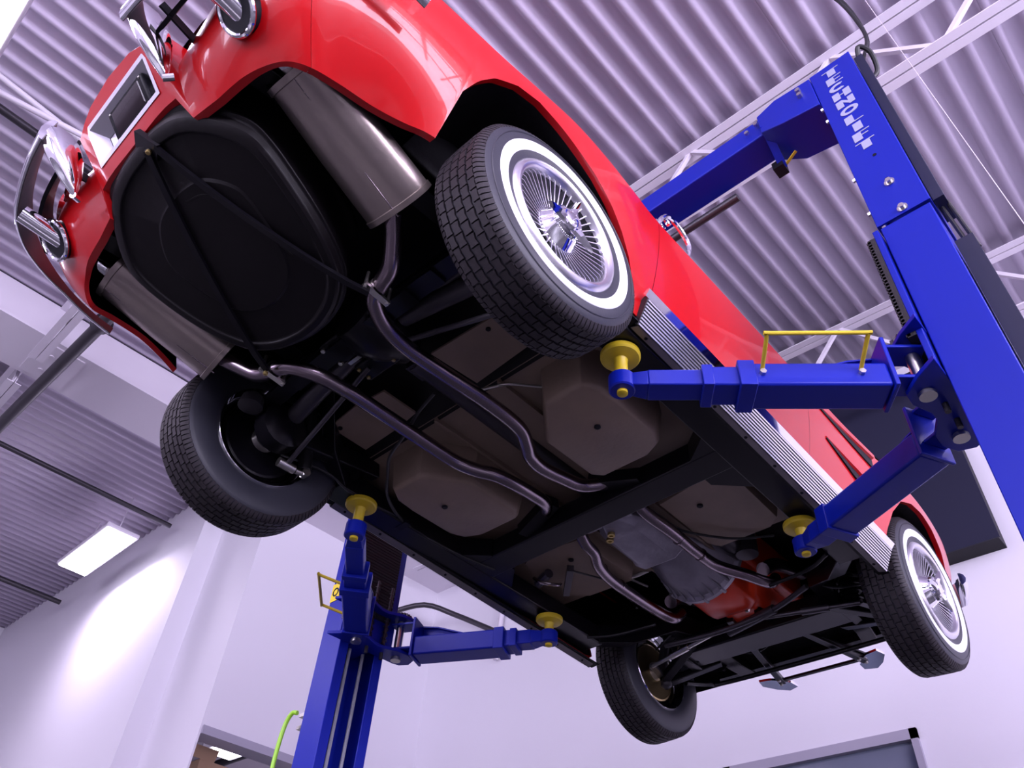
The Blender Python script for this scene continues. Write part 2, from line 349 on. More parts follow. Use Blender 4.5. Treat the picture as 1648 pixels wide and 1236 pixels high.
def column(sx):
    right = sx > 0
    o = thing('lift_column', (sx*1.475, 1.11, 0), 'blue lift column on the right with silver lettering and charcoal cable guard' if right else
              'blue lift column on the left, open towards the car with two steel ropes inside', 'lift column')
    def chan(z0, z1, x0, x1, y0, y1, th=.008, lip=.052):
        pr = [(x0, y0+lip), (x0, y0), (x1, y0), (x1, y1), (x0, y1), (x0, y1-lip), (x0+th, y1-lip), (x0+th, y1-th), (x1-th, y1-th), (x1-th, y0+th), (x0+th, y0+th), (x0+th, y0+lip)]
        b = MB(); n = 12
        b.add([(sx*x, y, z) for z in (z0, z1) for x, y in pr], [(i, (i+1) % n, n+(i+1) % n, n+i) for i in range(n)])
        for q in ((0, 1, 10, 11), (1, 2, 9, 10), (2, 3, 8, 9), (3, 4, 7, 8), (4, 5, 6, 7)):
            b.add([(sx*pr[i][0], pr[i][1], z) for z in (z0, z1) for i in q], [(0, 1, 2, 3), (4, 5, 6, 7)])
        return b
    part('post', chan(.02, 2.655, 1.397, 1.565, .982, 1.242), m_blue, o, bevel=.003)
    part('upper_extension', chan(2.665, 3.80, 1.39, 1.572, .975, 1.25), m_blue, o, bevel=.003)
    part('top_cap', MB().box(*sorted((sx*1.392, sx*1.57)), .98, 1.245, 3.79, 3.806), m_blue, o)
    part('base_plate', MB().box(*sorted((sx*1.30, sx*1.70)), .86, 1.36, 0, .02), m_blue, o)
    for z in (2.85, 2.69): part('bolt', MB().cyl((sx*1.487, .975, z), (sx*1.487, .958, z), .011, 6).cyl((sx*1.487, .976, z), (sx*1.487, .970, z), .018, 14), m_zinc, o)
    for z in (3.04, 2.875): part('bolt_hole', MB().cyl((sx*1.484, .974, z), (sx*1.484, .973, z), .0075, 12), m_black, o)
    for z in (3.45, 3.55, 3.0, 2.78): part('side_bolt', MB().cyl((sx*1.39, 1.0, z), (sx*1.378, 1.0, z), .009, 6), m_zinc, o)
    if right:
        part('cable_guard', MB().box(1.575, 1.610, 1.02, 1.14, 2.70, 3.80), m_char, o)
        part('cable_guard', MB().box(1.570, 1.625, 1.02, 1.14, 1.86, 2.47), m_char, o)
        part('cable_guard', MB().box(1.570, 1.665, 1.02, 1.16, .1, 1.85), m_char, o)
        for dx in (0, .022): part('guard_cable', MB().tube([(1.585+dx, 1.07, 2.72), (1.592+dx, 1.07, 2.6), (1.60+dx, 1.07, 2.45)], .007, 8), m_cable, o)
        cl = MB(); cl.tube([(1.585, 1.06, 3.80), (1.61, 1.02, 3.86), (1.64, 1.06, 3.84), (1.63, 1.12, 3.78), (1.60, 1.12, 3.74)], .011, 8)
        part('cable_loop', cl, m_cable, o)
        word = 'TECHNOLIFT'; z = 3.757; h = .053
        for i, ch in enumerate(word):
            b = MB(); w = .074; cx = 1.476
            for poly in LETTERS[ch]:
                vs = [(cx-w/2+u*w, yy, z-h+v*h) for yy in (.9745, .9725) for u, v in poly]; n = len(poly)
                b.add(vs, [tuple(range(n)), tuple(range(n, 2*n))[::-1]]+[(k, (k+1) % n, n+(k+1) % n, n+k) for k in range(n)])
            part('letter', b, m_letter, o); z -= .0668
    else:
        part('warning_sticker', MB().beam((-1.53, .9805, 2.20), (-1.53, .9805, 2.30), .07, .002, up=(0, 1, 0)), m_ysticker, o)
        part('sticker_symbol', MB().lathe((-1.53, .978, 2.25), (0, 1, 0), [(.024, 0), (.024, .001), (.016, .001), (.016, 0)], 20, cap=False), m_black, o)
        for y in (1.085, 1.135+.03): part('wire_rope', MB().cyl((-1.46, y, .05), (-1.46, y, 1.99), .009, 10), m_cord, o)
        part('hose_bracket', MB().box(-1.63, -1.565, 1.0, 1.03, 1.655, 1.67).box(-1.63, -1.565, 1.0, 1.03, 1.60, 1.615), m_zinc, o)
    return o
column(1); column(-1)
hz = MB().tube([(-1.60, .97, 1.66), (-1.63, .96, 1.66), (-1.66, .955, 1.60), (-1.665, .95, 1.45), (-1.66, .95, 1.2), (-1.70, .9, .6), (-1.75, .85, .02)], .010, 10)
solid('air_hose', hz, m_green, 'lime green air hose looping down the left lift column', 'hose')
# cross beam
cb = thing('lift_cross_beam', (0, 1.1, 3.6), 'blue overhead cross beam joining the heads of the two lift columns', 'beam')
part('beam_box', MB().box(-1.30, 1.30, 1.00, 1.155, 3.665, 3.80), m_blue, cb, bevel=.006)
for s in (-1, 1):
    b = MB(); b.rings([[(s*1.12, .985, 3.66), (s*1.12, 1.17, 3.66), (s*1.12, 1.17, 3.80), (s*1.12, .985, 3.80)], [(s*1.22, .97, 3.60), (s*1.22, 1.20, 3.60), (s*1.22, 1.20, 3.81), (s*1.22, .97, 3.81)], [(s*1.388, .97, 3.56), (s*1.388, 1.20, 3.56), (s*1.388, 1.20, 3.79), (s*1.388, .97, 3.79)]])
    part('end_gusset', b, m_blue, cb, bevel=.004)
    part('bolt', MB().cyl((s*1.33, .97, 3.74), (s*1.33, .95, 3.74), .012, 6).cyl((s*1.33, .97, 3.70), (s*1.33, .95, 3.70), .012, 6), m_zinc, cb)
part('shutoff_bar', MB().tube([(-.95, 1.17, 3.60), (.88, 1.17, 3.60)], .021, 12, 0), m_darkm, cb)
part('switch_bracket', MB().beam((1.14, .985, 3.70), (1.12, 1.16, 3.58), .035, .006), m_blue, cb)
part('limit_switch', MB().box(1.08, 1.13, 1.13, 1.19, 3.57, 3.62), m_black, cb)
part('switch_lever', MB().beam((1.10, 1.17, 3.585), (1.20, 1.13, 3.60), .012, .006), m_yel, cb)
for p in ((1.11, .985, 3.74), (1.06, .985, 3.72)): part('bolt', MB().cyl(p, (p[0], .972, p[2]), .011, 8), m_zinc, cb)
# carriages
def carriage(s):
    o = thing('lift_carriage', (s*1.40, 1.12, 1.95), 'blue lift carriage with arm pivot plates and ribbed rubber door guard on the ' + ('right' if s > 0 else 'left') + ' column', 'carriage')
    part('slide_block', MB().box(*sorted((s*1.41, s*1.54)), 1.06, 1.165, 1.97, 2.66), m_blue, o)
    part('face_plate', MB().box(*sorted((s*1.372, s*1.392)), .955, 1.265, 1.99, 2.63), m_blue, o, bevel=.003)
    def plate(z0, z1):
        P = [(1.395, .90), (1.33, .945), (1.275, 1.0), (1.272, 1.05), (1.30, 1.12), (1.30, 1.16), (1.265, 1.23), (1.262, 1.29), (1.29, 1.345), (1.34, 1.36), (1.385, 1.335), (1.395, 1.30)]
        if s < 0: P = [(-x, y) for x, y in P][::-1]
        return MB().prism(P, z0, z1)
    part('lower_plate', plate(1.958, 1.974), m_blue, o, bevel=.002); part('upper_plate', plate(2.135, 2.15), m_blue, o, bevel=.002)
    for y in (1.02, 1.265):
        part('pivot_pin', MB().cyl((s*1.325, y, 1.945), (s*1.325, y, 2.17), .020, 20).cyl((s*1.325, y, 1.940), (s*1.325, y, 1.952), .025, 20), m_zinc, o)
    for y in (1.10, 1.19):
        part('restraint_rod', MB().cyl((s*1.345, y, 1.925), (s*1.345, y, 2.30), .009, 12), m_darkm, o)
        b = MB(); pts = [(s*(1.345+.014*math.cos(k*.9)), y+.014*math.sin(k*.9), 1.98+k*.0042) for k in range(74)]
        b.tube(pts, .0025, 5, 0); part('return_spring', b, m_darkm, o)
    part('guard_backing', MB().box(*sorted((s*1.347, s*1.372)), .955, 1.21, 2.12, 2.60), m_rubber, o)
    r = MB()
    for k in range(30): r.beam((s*1.350, .955, 2.13+k*.0158), (s*1.350, 1.21, 2.13+k*.0158), .014, .010)
    part('guard_ribs', r, m_rubber, o, kind='stuff')
    return o
carriage(1); carriage(-1)
# arms
def arm(s, py, pad, l1, l2, w, h, label, handle=True, gus=True):
    piv = Vector((s*1.325, py, 0)); tip = Vector((s*pad[0], pad[1], 0)); d = (tip-piv); L = d.length; d.normalize(); n = Vector((-d.y, d.x, 0))
    if n.y > 0: n = -n       # n points to the rear of the car
    z0 = 1.938; P = lambda t, z, o=0: (piv.x+d.x*t+n.x*o, piv.y+d.y*t+n.y*o, z)
    zc = z0+h/2
    o = thing('swing_arm', (piv.x, piv.y, 1.93), label, 'lift arm', 'swing arms of the lift')
    part('outer_tube', MB().beam(P(.11, zc), P(l1, zc), w, h), m_blue, o, bevel=.008)
    part('end_plate', MB().beam(P(.095, 2.030), P(.108, 2.030), w+.014, .195), m_blue, o, bevel=.003)
    part('tongue_plate', MB().beam(P(-.03, 1.985), P(.095, 1.985), .085, .012), m_blue, o, bevel=.003)
    part('tongue_plate', MB().beam(P(-.03, 2.11), P(.095, 2.11), .085, .012), m_blue, o, bevel=.003)
    part('collar', MB().beam(P(l1-.045, zc), P(l1+.004, zc), w+.014, h+.012), m_blue, o, bevel=.003)
    if l2 > l1:
        part('middle_tube', MB().beam(P(l1-.1, zc+.002), P(l2, zc+.002), w-.018, h-.014), m_blue, o, bevel=.006)
        part('middle_collar', MB().beam(P(l2-.03, zc+.002), P(l2+.003, zc+.002), w-.008, h-.006), m_blue, o, bevel=.003)
    part('inner_tube', MB().beam(P(l1-.1, zc+.006), P(L-.075, zc+.006), w-.038, h-.026), m_blue, o, bevel=.005)
    part('neck', MB().beam(P(L-.078, zc+.006), P(L-.02, zc+.010), w-.04, h-.03, w2=.05, h2=.05), m_blue, o, bevel=.004)
    part('eye', MB().lathe(P(L, 1.962), (0, 0, 1), [(.036, 0), (.041, .004), (.041, .055), (.036, .060)], 28), m_blue, o)
    part('screw_end', MB().lathe(P(L, 1.950), (0, 0, 1), [(.012, 0), (.0165, .002), (.0165, .014)], 20), m_yel, o)
    if gus:
        for e in (-1,):
            q = [P(.10, z0+h-.004, e*(w/2-.012)), P(.10, 2.118, e*(w/2-.012)), P(l1*.25+.05, 2.108, e*(w/2-.012)), P(l1*.82, z0+h-.004, e*(w/2-.012))]
            part('gusset', MB().rings([[Vector(v)+n*(.004*k) for v in q] for k in (-1, 1)]), m_blue, o)
            part('gusset_flange', MB().beam(Vector(q[1])+n*.008, Vector(q[2])+n*.008, .03, .006).beam(Vector(q[2])+n*.008, Vector(q[3])+n*.008, .03, .006), m_blue, o)
    gear = MB(); ns = 20
    pr = []
    for k in range(ns*2):
        a = 2*math.pi*k/(ns*2); rr = .050 if k % 2 else .043; pr.append((piv.x+rr*math.cos(a), piv.y+rr*math.sin(a)))
    part('restraint_gear', gear.prism(pr, 2.152, 2.170), m_darkm, o)
    if handle:
        a = P(l1-.065, zc+.012, w/2); b = P(.19 if l1 > .5 else .16, zc+.012, w/2)
        up = Vector((0, 0, .035)); out = n*.115
        pts = [Vector(a)+up*0, Vector(a)+n*.02+up*.2, Vector(a)+out+up, Vector(b)+out+up, Vector(b)+n*.02+up*.2, Vector(b)]
        def soft(pts):
            q = [pts[0]]
            for i in range(1, len(pts)-1):
                q += [pts[i]+(pts[i-1]-pts[i]).normalized()*.012, pts[i], pts[i]+(pts[i+1]-pts[i]).normalized()*.012]
            return q+[pts[-1]]
        part('handle', MB().tube(soft(pts), .0065, 10, 2), m_yel, o)
        for q in (a, b): part('handle_screw', MB().cyl(Vector(q)-Vector((0, 0, .012)), Vector(q)+n*.012-Vector((0, 0, .012)), .010, 6), m_zinc, o)
    return P(L, 0)
def pad(x, y, zt, label):
    o = thing('lift_pad', (x, y, 2.02), label, 'lift pad', 'yellow lift pads under the frame')
    part('pad_stem', MB().lathe((x, y, 2.016), (0, 0, 1), [(.024, 0), (.024, .006), (.021, .008), (.021, zt-2.016-.03), (.026, zt-2.016-.022)], 24), m_yel, o)
    part('pad_plate', MB().lathe((x, y, zt-.026), (0, 0, 1), [(.030, 0), (.058, .006), (.063, .012), (.063, .026), (.052, .026)], 36), m_yel, o)
arm(1, 1.02, (.650, .462), .535, .64, .112, .088, 'blue swing arm with yellow handle reaching to the right rear lift pad')
arm(1, 1.265, (.640, 1.600), .60, .60, .118, .092, 'blue swing arm reaching forward to the right front lift pad, without visible handle', handle=False)
arm(-1, 1.02, (.642, .462), .50, .60, .112, .088, 'blue swing arm with yellow loop handle beside the left rear wheel')
arm(-1, 1.265, (.637, 1.600), .56, .62, .118, .092, 'blue three-stage swing arm reaching to the left front lift pad', handle=False)
pad(.650, .462, 2.119, 'round yellow lift pad beneath the sill beside the right rear tyre')
pad(.640, 1.600, 2.088, 'round yellow lift pad beneath the sill behind the right front wheel')
pad(-.642, .462, 2.119, 'round yellow lift pad beneath the sill beside the left rear tyre')
pad(-.637, 1.600, 2.088, 'round yellow lift pad beneath the sill near the left front tyre')
# ------------------------------------------------------------------ the car
car = thing('car', (0, 1.2, 2.05), 'red 1960s sports car raised on the blue two post lift', 'car')
ST = [  # crease x, y, z | lip x, y, z
 (.00,-1.085,2.48, .00,-.930,2.309, 1.0), (.12,-1.078,2.47, .12,-.930,2.309, 1.0), (.17,-1.066,2.455, .17,-.928,2.309, 1.0), (.216,-1.048,2.43, .216,-.922,2.309, 1.0), (.235,-.965,2.42, .243,-.862,2.254, 1.4),
 (.33,-.975,2.45, .341,-.847,2.25, 2.0), (.45,-.985,2.49, .442,-.835,2.25, 2.3), (.57,-.975,2.52, .518,-.811,2.25, 2.5), (.67,-.945,2.55, .575,-.780,2.238, 2.5), (.745,-.885,2.58, .610,-.735,2.226, 2.4),
 (.795,-.81,2.60, .622,-.665,2.238, 2.3), (.823,-.69,2.60, .637,-.560,2.247, 2.2), (.838,-.56,2.60, .662,-.480,2.247, 2.0), (.847,-.44,2.60, .690,-.412,2.245, 1.8), (.856,-.32,2.60, .715,-.32,2.222, 1.8), (.870,-.18,2.60, .742,-.18,2.19, 1.8), (.882,-.03,2.60, .758,-.03,2.165, 1.8),
 (.880,.12,2.60, .764,.12,2.15, 1.8), (.870,.28,2.60, .765,.28,2.168, 1.8), (.860,.43,2.60, .765,.43,2.158, 1.8), (.858,.80,2.60, .765,.80,2.143, 1.8), (.856,1.2,2.60, .765,1.2,2.128, 1.8), (.854,1.435,2.60, .765,1.435,2.118, 1.8), (.856,1.75,2.59, .765,1.75,2.108, 1.8),
 (.864,2.05,2.59, .765,2.05,2.093, 1.8), (.870,2.25,2.585, .765,2.25,2.088, 1.8), (.868,2.5,2.575, .76,2.5,2.08, 1.8), (.850,2.72,2.56, .74,2.70,2.14, 1.8), (.820,2.90,2.54, .715,2.84,2.19, 1.8), (.76,3.08,2.52, .66,2.92,2.205, 1.8), (.66,3.18,2.50, .56,2.945,2.205, 1.3),
 (.50,3.28,2.49, .42,2.955,2.205, 1.1), (.30,3.33,2.48, .25,2.96,2.205, 1.0), (.12,3.35,2.48, .1,2.96,2.205, 1.0), (.0,3.35,2.48, .0,2.96,2.205, 1.0)]
ST = np.array(ST)
def dense():
    out = []
    N = len(ST)
    for i in range(N-1):
        lin = i < 5; n = 2 if lin else (14 if (.30 < abs(ST[i, 1]) < .5 or 2.04 < ST[i, 1] < 2.1 or 2.7 < ST[i, 1] < 2.95) else 8)
        p0, p1, p2, p3 = ST[max(i-1, 0)], ST[i], ST[i+1], ST[min(i+2, N-1)]
        if i == 5: p0 = p1
        for k in range(n):
            t = k/n
            if lin: out.append(p1*(1-t)+p2*t)
            else: out.append(p0*(-.5*t**3+t*t-.5*t)+p1*(1.5*t**3-2.5*t*t+1)+p2*(-1.5*t**3+2*t*t+.5*t)+p3*(.5*t**3-.5*t*t))
    out.append(ST[-1]); return np.array(out)
DS = dense()
AR = [(-.4125,2.20), (-.414,2.247), (-.422,2.284), (-.420,2.321), (-.407,2.378), (-.376,2.437), (-.335,2.486), (-.262,2.528), (-.180,2.537), (-.100,2.516), (-.015,2.487), (.080,2.457), (.171,2.414), (.242,2.365), (.298,2.310), (.341,2.245), (.363,2.19), (.372,2.14), (.376,2.10)]
AF = [(2.489-.44, 2.06), (2.489-.435,2.14), (2.489-.41,2.24), (2.489-.35,2.35), (2.489-.25,2.45), (2.489-.12,2.505), (2.489,2.518), (2.489+.12,2.50), (2.489+.24,2.44), (2.489+.33,2.35), (2.489+.375,2.25), (2.489+.385,2.18), (2.489+.385, 2.15)]
def arch_z(y):
    for A in (AR, AF):
        if min(a for a, b in A) < y < A[-1][0]:
            return float(np.interp(y, [a for a, b in A if a >= A[2][0] or A is AF], [b for a, b in A if a >= A[2][0] or A is AF]))
    return -9
def gfun(t): return 1-(1-t)**1.8
def surf(S, t):
    c, l = S[:3], S[3:6]; g = 1-(1-t)**S[6]
    return (l[0]+(c[0]-l[0])*g, l[1]+(c[1]-l[1])*g, l[2]+(c[2]-l[2])*t)
def skin(sel, s=1, nt=16, tr=(0, 1), hole=None, inset=0):
    b = MB(); rows = []
    for S in sel:
        za = arch_z(S[1]) if S[0] > .8 else -9
        t0 = max(tr[0], (za-S[5])/(S[2]-S[5])) if za > 0 else tr[0]
        t0 = min(t0, .97)
        row = [surf(S, t0+(tr[1]-t0)*k/nt) for k in range(nt+1)]
        # small rolled return at the lower lip
        p = row[0]; wy_ = min(1, max(0, (.74-S[0])/.3)); nx = -(1-wy_)*(.15 if (.41 < S[1] < 2.04 and not inset) else 1); ny = wy_*(1 if S[1] < 0 else -1)
        if inset:
            row = [(q[0]+nx*inset, q[1]+ny*inset, q[2]+(.006 if k_ == 0 else 0)) for k_, q in enumerate(row)]; row = [row[0]]+row
        else: row = [(p[0]+nx*.022, p[1]+ny*.022, p[2]+.004)]+row
        rows.append([(s*x, y, z) for x, y, z in row])
    n = nt+2
    b.v = [p for r in rows for p in r]
    for i in range(len(rows)-1):
        for j in range(n-1):
            if hole and hole(rows[i][j], rows[i+1][j+1]): continue
            b.f.append([i*n+j, i*n+j+1, (i+1)*n+j+1, (i+1)*n+j] if s > 0 else [i*n+j, (i+1)*n+j, (i+1)*n+j+1, i*n+j+1])
    return b
def seg(a, b, lo=None): return [S for S in DS if a <= S[1] <= b]
iseam = int(np.argmin(abs(DS[:, 0]-.745)+abs(DS[:, 1]+.885)))
rear = list(DS[:iseam+1])
# rear fascia with number plate opening
zr = lambda z: z
def lic(a, b): return abs(a[0]) < .169 and abs(b[0]) < .176 and min(a[2], b[2]) > 2.342 and max(a[2], b[2]) < 2.438
fas = skin(rear, 1, 22, hole=lic); f2 = skin(rear, -1, 22, hole=lic); fas.add(f2.v, f2.f)
part('rear_fascia', fas, m_red, car, ang=28, recalc=False)
gap = .006
q = list(DS[iseam:]);
def cut(S, dy):  # nudge a station forward to leave a seam
    return S
def sub(i0, i1, first_push=0, last_push=0):
    L = [DS[i].copy() for i in range(i0, i1+1)]
    if first_push: L[0] = L[0]+(L[1]-L[0])*first_push
    if last_push: L[-1] = L[-1]+(L[-2]-L[-1])*last_push
    return L
def near(y):
    idx = [i for i in range(iseam, len(DS))]
    return min(idx, key=lambda i: abs(DS[i, 1]-y)+(10 if DS[i, 0] < .6 else 0))
i1, i2, i3 = near(.43), near(1.435), len(DS)-1
for s, nm in ((1, 'right'), (-1, 'left')):
    part('rear_quarter', skin(sub(iseam, i1, .12), s, nt=24), m_red, car, ang=28, recalc=False)
    part('door', skin(sub(i1, i2, .10, 0), s), m_red, car, ang=28, recalc=False)
    def vent(a, b): return s*a[0] > .5 and 1.60 < a[1] and b[1] < 1.99 and ((2.476 < a[2] and b[2] < 2.548) or (2.335 < a[2] and b[2] < 2.40 and b[1] < 1.86))
    part('front_fender', skin(sub(i2, i3, .05), s, nt=28), m_red, car, ang=28, recalc=False)
for s in (1, -1):
    for yy in (.43, 1.435):
        b = MB(); S0 = min(DS[iseam:], key=lambda S: abs(S[1]-yy)+(5 if S[0] < .6 else 0)); rs = []
        for k in range(13):
            p = surf(S0, .04+.94*k/12); rs.append([(s*(p[0]-.010), yy-.02, p[2]), (s*(p[0]-.010), yy+.05, p[2]), (s*(p[0]-.014), yy+.05, p[2]), (s*(p[0]-.014), yy-.02, p[2])])
        part('seam_backing', b.rings(rs), m_black, car)
inn = MB()
for s in (1, -1):
    a_ = skin(list(DS[11:]), s, 10, inset=.016); inn.add(a_.v, a_.f)
part('inner_shell', inn, m_under, car, recalc=False)
# fender vents: dark tapered pockets under a red louvre blade
def bx_at(y, z):
    S = min(DS[iseam:], key=lambda S: abs(S[1]-y)+(5 if S[0] < .6 else 0)); t = (z-S[5])/(S[2]-S[5]); return surf(S, t)[0]
for s in (1, -1):
    for y0, y1, za, zb in ((1.53, 1.99, 2.530, 2.505), (1.57, 1.86, 2.395, 2.345)):
        p = MB(); bl = MB(); rs = []; rb = []
        for k in range(13):
            u = k/12; y = y0+(y1-y0)*u; z = za+(zb-za)*u; hh = .004+.044*u
            x = bx_at(y, z)
            rs.append([(s*(x+.006), y, z+hh*.5), (s*(x+.004), y, z-hh*.5), (s*(x-.03), y, z-hh*.5), (s*(x-.03), y, z+hh*.5)])
            rb.append([(s*(x+.002), y, z+hh*.5+.010), (s*(x+.006+.012*u), y, z+hh*.5+.004), (s*(x+.002), y, z+hh*.5-.001), (s*(x-.006), y, z+hh*.5+.010)])
        part('fender_vent', p.rings(rs), m_black, car); part('vent_louvre', bl.rings(rb), m_red, car)
# upper body: shoulder, deck, hood; soft top and glass
up = MB(); rows = []
for S in DS:
    c = S[:3]; cx, cy = c[0], c[1]
    k = 1-.26*min(1, max(0, 1))
    yy = min(max(cy, -.98), 3.2)
    peak = .05*math.exp(-((cy-.0)/.4)**2)+.05*math.exp(-((cy-2.49)/.45)**2)
    rows.append([(cx, cy, c[2]), (cx*.965, cy*.995, c[2]+.05), (cx*.90, cy*.985, c[2]+.12+peak), (cx*.78, cy*.965, c[2]+.155+peak), (cx*.5, min(max(cy, -1.0), 3.2), c[2]+.175), (0, min(max(cy, -1.02), 3.22), c[2]+.19)])
up.rings(rows, closed=False, cap=False)
n0 = len(up.v); up.add([(-x, y, z) for x, y, z in up.v], [tuple(reversed(f)) for f in up.f])
part('upper_body', up, m_red, car, ang=30)
roof = MB(); prof = [(-.55, 2.80, .42), (-.30, 2.98, .46), (0, 3.10, .50), (.35, 3.17, .50), (.75, 3.18, .48), (1.0, 3.14, .46)]
rs = []
for y, z, hw in prof:
    rs.append([(-hw-.12, y, 2.78), (-hw-.03, y, min(z-.03, 2.95) if z > 2.85 else 2.80), (-hw+.08, y, z-.02), (0, y, z), (hw-.08, y, z-.02), (hw+.03, y, min(z-.03, 2.95) if z > 2.85 else 2.80), (hw+.12, y, 2.78)])
roof.rings(rs, closed=False, cap=False); part('roof', roof, m_red, car, sol=.006)
part('windscreen', MB().rings([[(-.60, 1.42, 2.78), (0, 1.50, 2.79), (.60, 1.42, 2.78)], [(-.46, 1.02, 3.12), (0, 1.06, 3.14), (.46, 1.02, 3.12)]], closed=False, cap=False), m_glass, car, sol=.006)
# rear number plate pocket
nb = MB()
def yz(z): return surf(DS[0], (z-2.309)/(2.48-2.309))[1]
def fr(z0, z1, x0, x1, dep=0): return [(x0, yz(z0)+dep, z0), (x1, yz(z0)+dep, z0), (x1, yz(z1)+dep, z1), (x0, yz(z1)+dep, z1)]
zo0, zo1 = 2.338, 2.441
o_ = fr(zo0, zo1, -.176, .176, -.003); i_ = fr(zo0+.010, zo1-.010, -.164, .164, -.003); d_ = fr(zo0+.022, zo1-.012, -.14, .14, .050)
nb.rings([o_, i_, d_], cap=False)
part('number_plate_bezel', nb, m_alu, car, ang=20)
part('pocket_back', MB().add(fr(zo0+.020, zo1-.008, -.142, .142, .052)+fr(zo0+.020, zo1-.008, -.142, .142, .060), [(0, 1, 2, 3), (7, 6, 5, 4), (0, 4, 5, 1), (1, 5, 6, 2), (2, 6, 7, 3), (3, 7, 4, 0)]), m_alu, car)
lm = MB().rings([fr(2.352, 2.430, -.075, .125, .045), fr(2.352, 2.430, -.075, .125, .016), fr(2.357, 2.426, -.070, .12, .008)])
lo = part('plate_lamp', lm, m_black, car, bevel=.006)
m_dlens = mat('dark_lamp_lens', (.03, .02, .026), .2)
part('lamp_glass', MB().rings([fr(2.364, 2.418, -.055, .105, .010), fr(2.366, 2.416, -.052, .10, .005)]), m_dlens, lo)
for x, z in ((-.062, 2.360), (.112, 2.360), (-.062, 2.423), (.112, 2.423)): part('screw', MB().lathe((x, yz(z)+.012, z), (0, -1, 0), [(.006, 0), (.006, .003), (.003, .005)], 10), m_zinc, lo)
# tail lamps
for s in (1, -1):
    for x in (.47, .60):
        S = min(DS[:iseam], key=lambda S: abs(S[0]-x)); P = Vector(surf(S, .93)); nrm = Vector((s*(.15 if x < .5 else .45), -1, -.1))
        part('tail_lamp', MB().lathe((s*P.x, P.y, P.z+.02), nrm, [(.052, -.01), (.052, .012), (.046, .014), (.044, .010), (.030, .020), (.001, .026)], 24), m_lampred, car, label='round red tail lamp')
# inner black structure hiding the shell inside
ub = MB()
rows = []
for S in DS[::4]:
    c = S
    rows.append([(max(c[0]-.03, 0), c[1]*(.975), 2.585), (max(c[0]-.06, 0)*.7, min(max(c[1], -1.0), 3.1), 2.57), (0, min(max(c[1], -1.0), 3.1), 2.57)])
ub.rings(rows, closed=False, cap=False); n0 = len(ub.v); ub.add([(-x, y, z) for x, y, z in ub.v], [tuple(reversed(f)) for f in ub.f])
part('underbody_skin', ub, m_under, car)
for s in (1, -1):
    for A, xin in ((AR, .56), (AF, .50)):
        b = MB(); rs = []
        big = [(y, z+.015) for y, z in A if z > (2.25 if A is AR and y < 0 else 2.13)]
        for x0 in (.0, 1.0):
            rs.append([(s*((bx_at(y, min(z, 2.56))-.012) if x0 else xin), y+(0 if x0 else 0), z) for y, z in big])
        b.rings(rs, closed=False, cap=False); part('wheel_arch_liner', b, m_under, car)
        yc = (A[0][0]+A[-1][0])/2
        bg_ = [(y, max(z, 2.32)) for y, z in big]
        part('inner_fender', MB().add([(s*xin, y, z) for y, z in bg_], [tuple(range(len(bg_)))]), m_under, car, sol=.01)
# floor pan and wells
fl = MB().box(-.755, .755, .40, 1.03, 2.27, 2.285).box(-.755, .755, 1.22, 1.80, 2.27, 2.285).box(-.755, .755, 1.03, 1.22, 2.27, 2.285)
part('floor_pan', fl, m_tan, car)
part('rear_bulkhead', MB().beam((0, .42, 2.27), (0, .10, 2.50), 1.3, .02), m_under, car)
part('toe_board', MB().beam((0, 1.80, 2.28), (0, 2.02, 2.55), 1.45, .02), m_under, car)
fw = [(.315,.489), (.47,.487), (.505,.54), (.515,.62), (.515,.83), (.485,.89), (.42,.92), (.225,.92), (.193,.885), (.19,.64)]
for s in (1, -1):
    b = MB(); ce = (.36, .70)
    def sc(k, z): return [(s*(ce[0]+(x-ce[0])*k), ce[1]+(y-ce[1])*k, z) for x, y in fw]
    b.rings([sc(1.13, 2.275), sc(1.09, 2.22), sc(1.04, 2.135), sc(1.0, 2.118), sc(.96, 2.112)])
    w = part('seat_well', b, m_tan, car, ang=50, bevel=.004)
    part('drain_plug', MB().lathe((s*.385, .68, 2.104), (0, 0, 1), [(.008, 0), (.012, .003), (.012, .012)], 14), m_black, w)
    fp_ = [(.211,1.295), (.443,1.255), (.53,1.30), (.545,1.37), (.535,1.66), (.48,1.71), (.237,1.715), (.205,1.66)]
    b = MB(); b.rings([[(s*(.37+(x-.37)*k), 1.49+(y-1.49)*k, z) for x, y in fp_] for k, z in ((1.05, 2.275), (1.0, 2.205), (.98, 2.198))])
    w = part('foot_well', b, m_tan, car, ang=50)
    part('drain_plug', MB().lathe((s*.337, 1.40, 2.190), (0, 0, 1), [(.009, 0), (.013, .003), (.013, .012)], 14), m_black, w)
    rp = [(.075,.157), (.36,.172), (.355,.345), (.095,.362)] if s > 0 else [(.355,.160), (.52,.172), (.52,.350), (.315,.345), (.20, .33), (.20, .175)]
    b = MB(); b.prism([(s*x, y) for x, y in rp][::s], 2.262, 2.272)
    w = part('access_panel', b, m_tan, car)
    part('drain_plug', MB().lathe((s*.31 if s > 0 else -.49, .20, 2.254), (0, 0, 1), [(.006, 0), (.009, .003), (.009, .010)], 12), m_black, w)
    # tunnel sides
    part('tunnel_wall', MB().beam((s*.165, .40, 2.33), (s*.155, 1.80, 2.33), .012, .16), m_tan, car)
part('tunnel_top', MB().box(-.16, .16, .40, 1.80, 2.40, 2.41), m_tan, car)
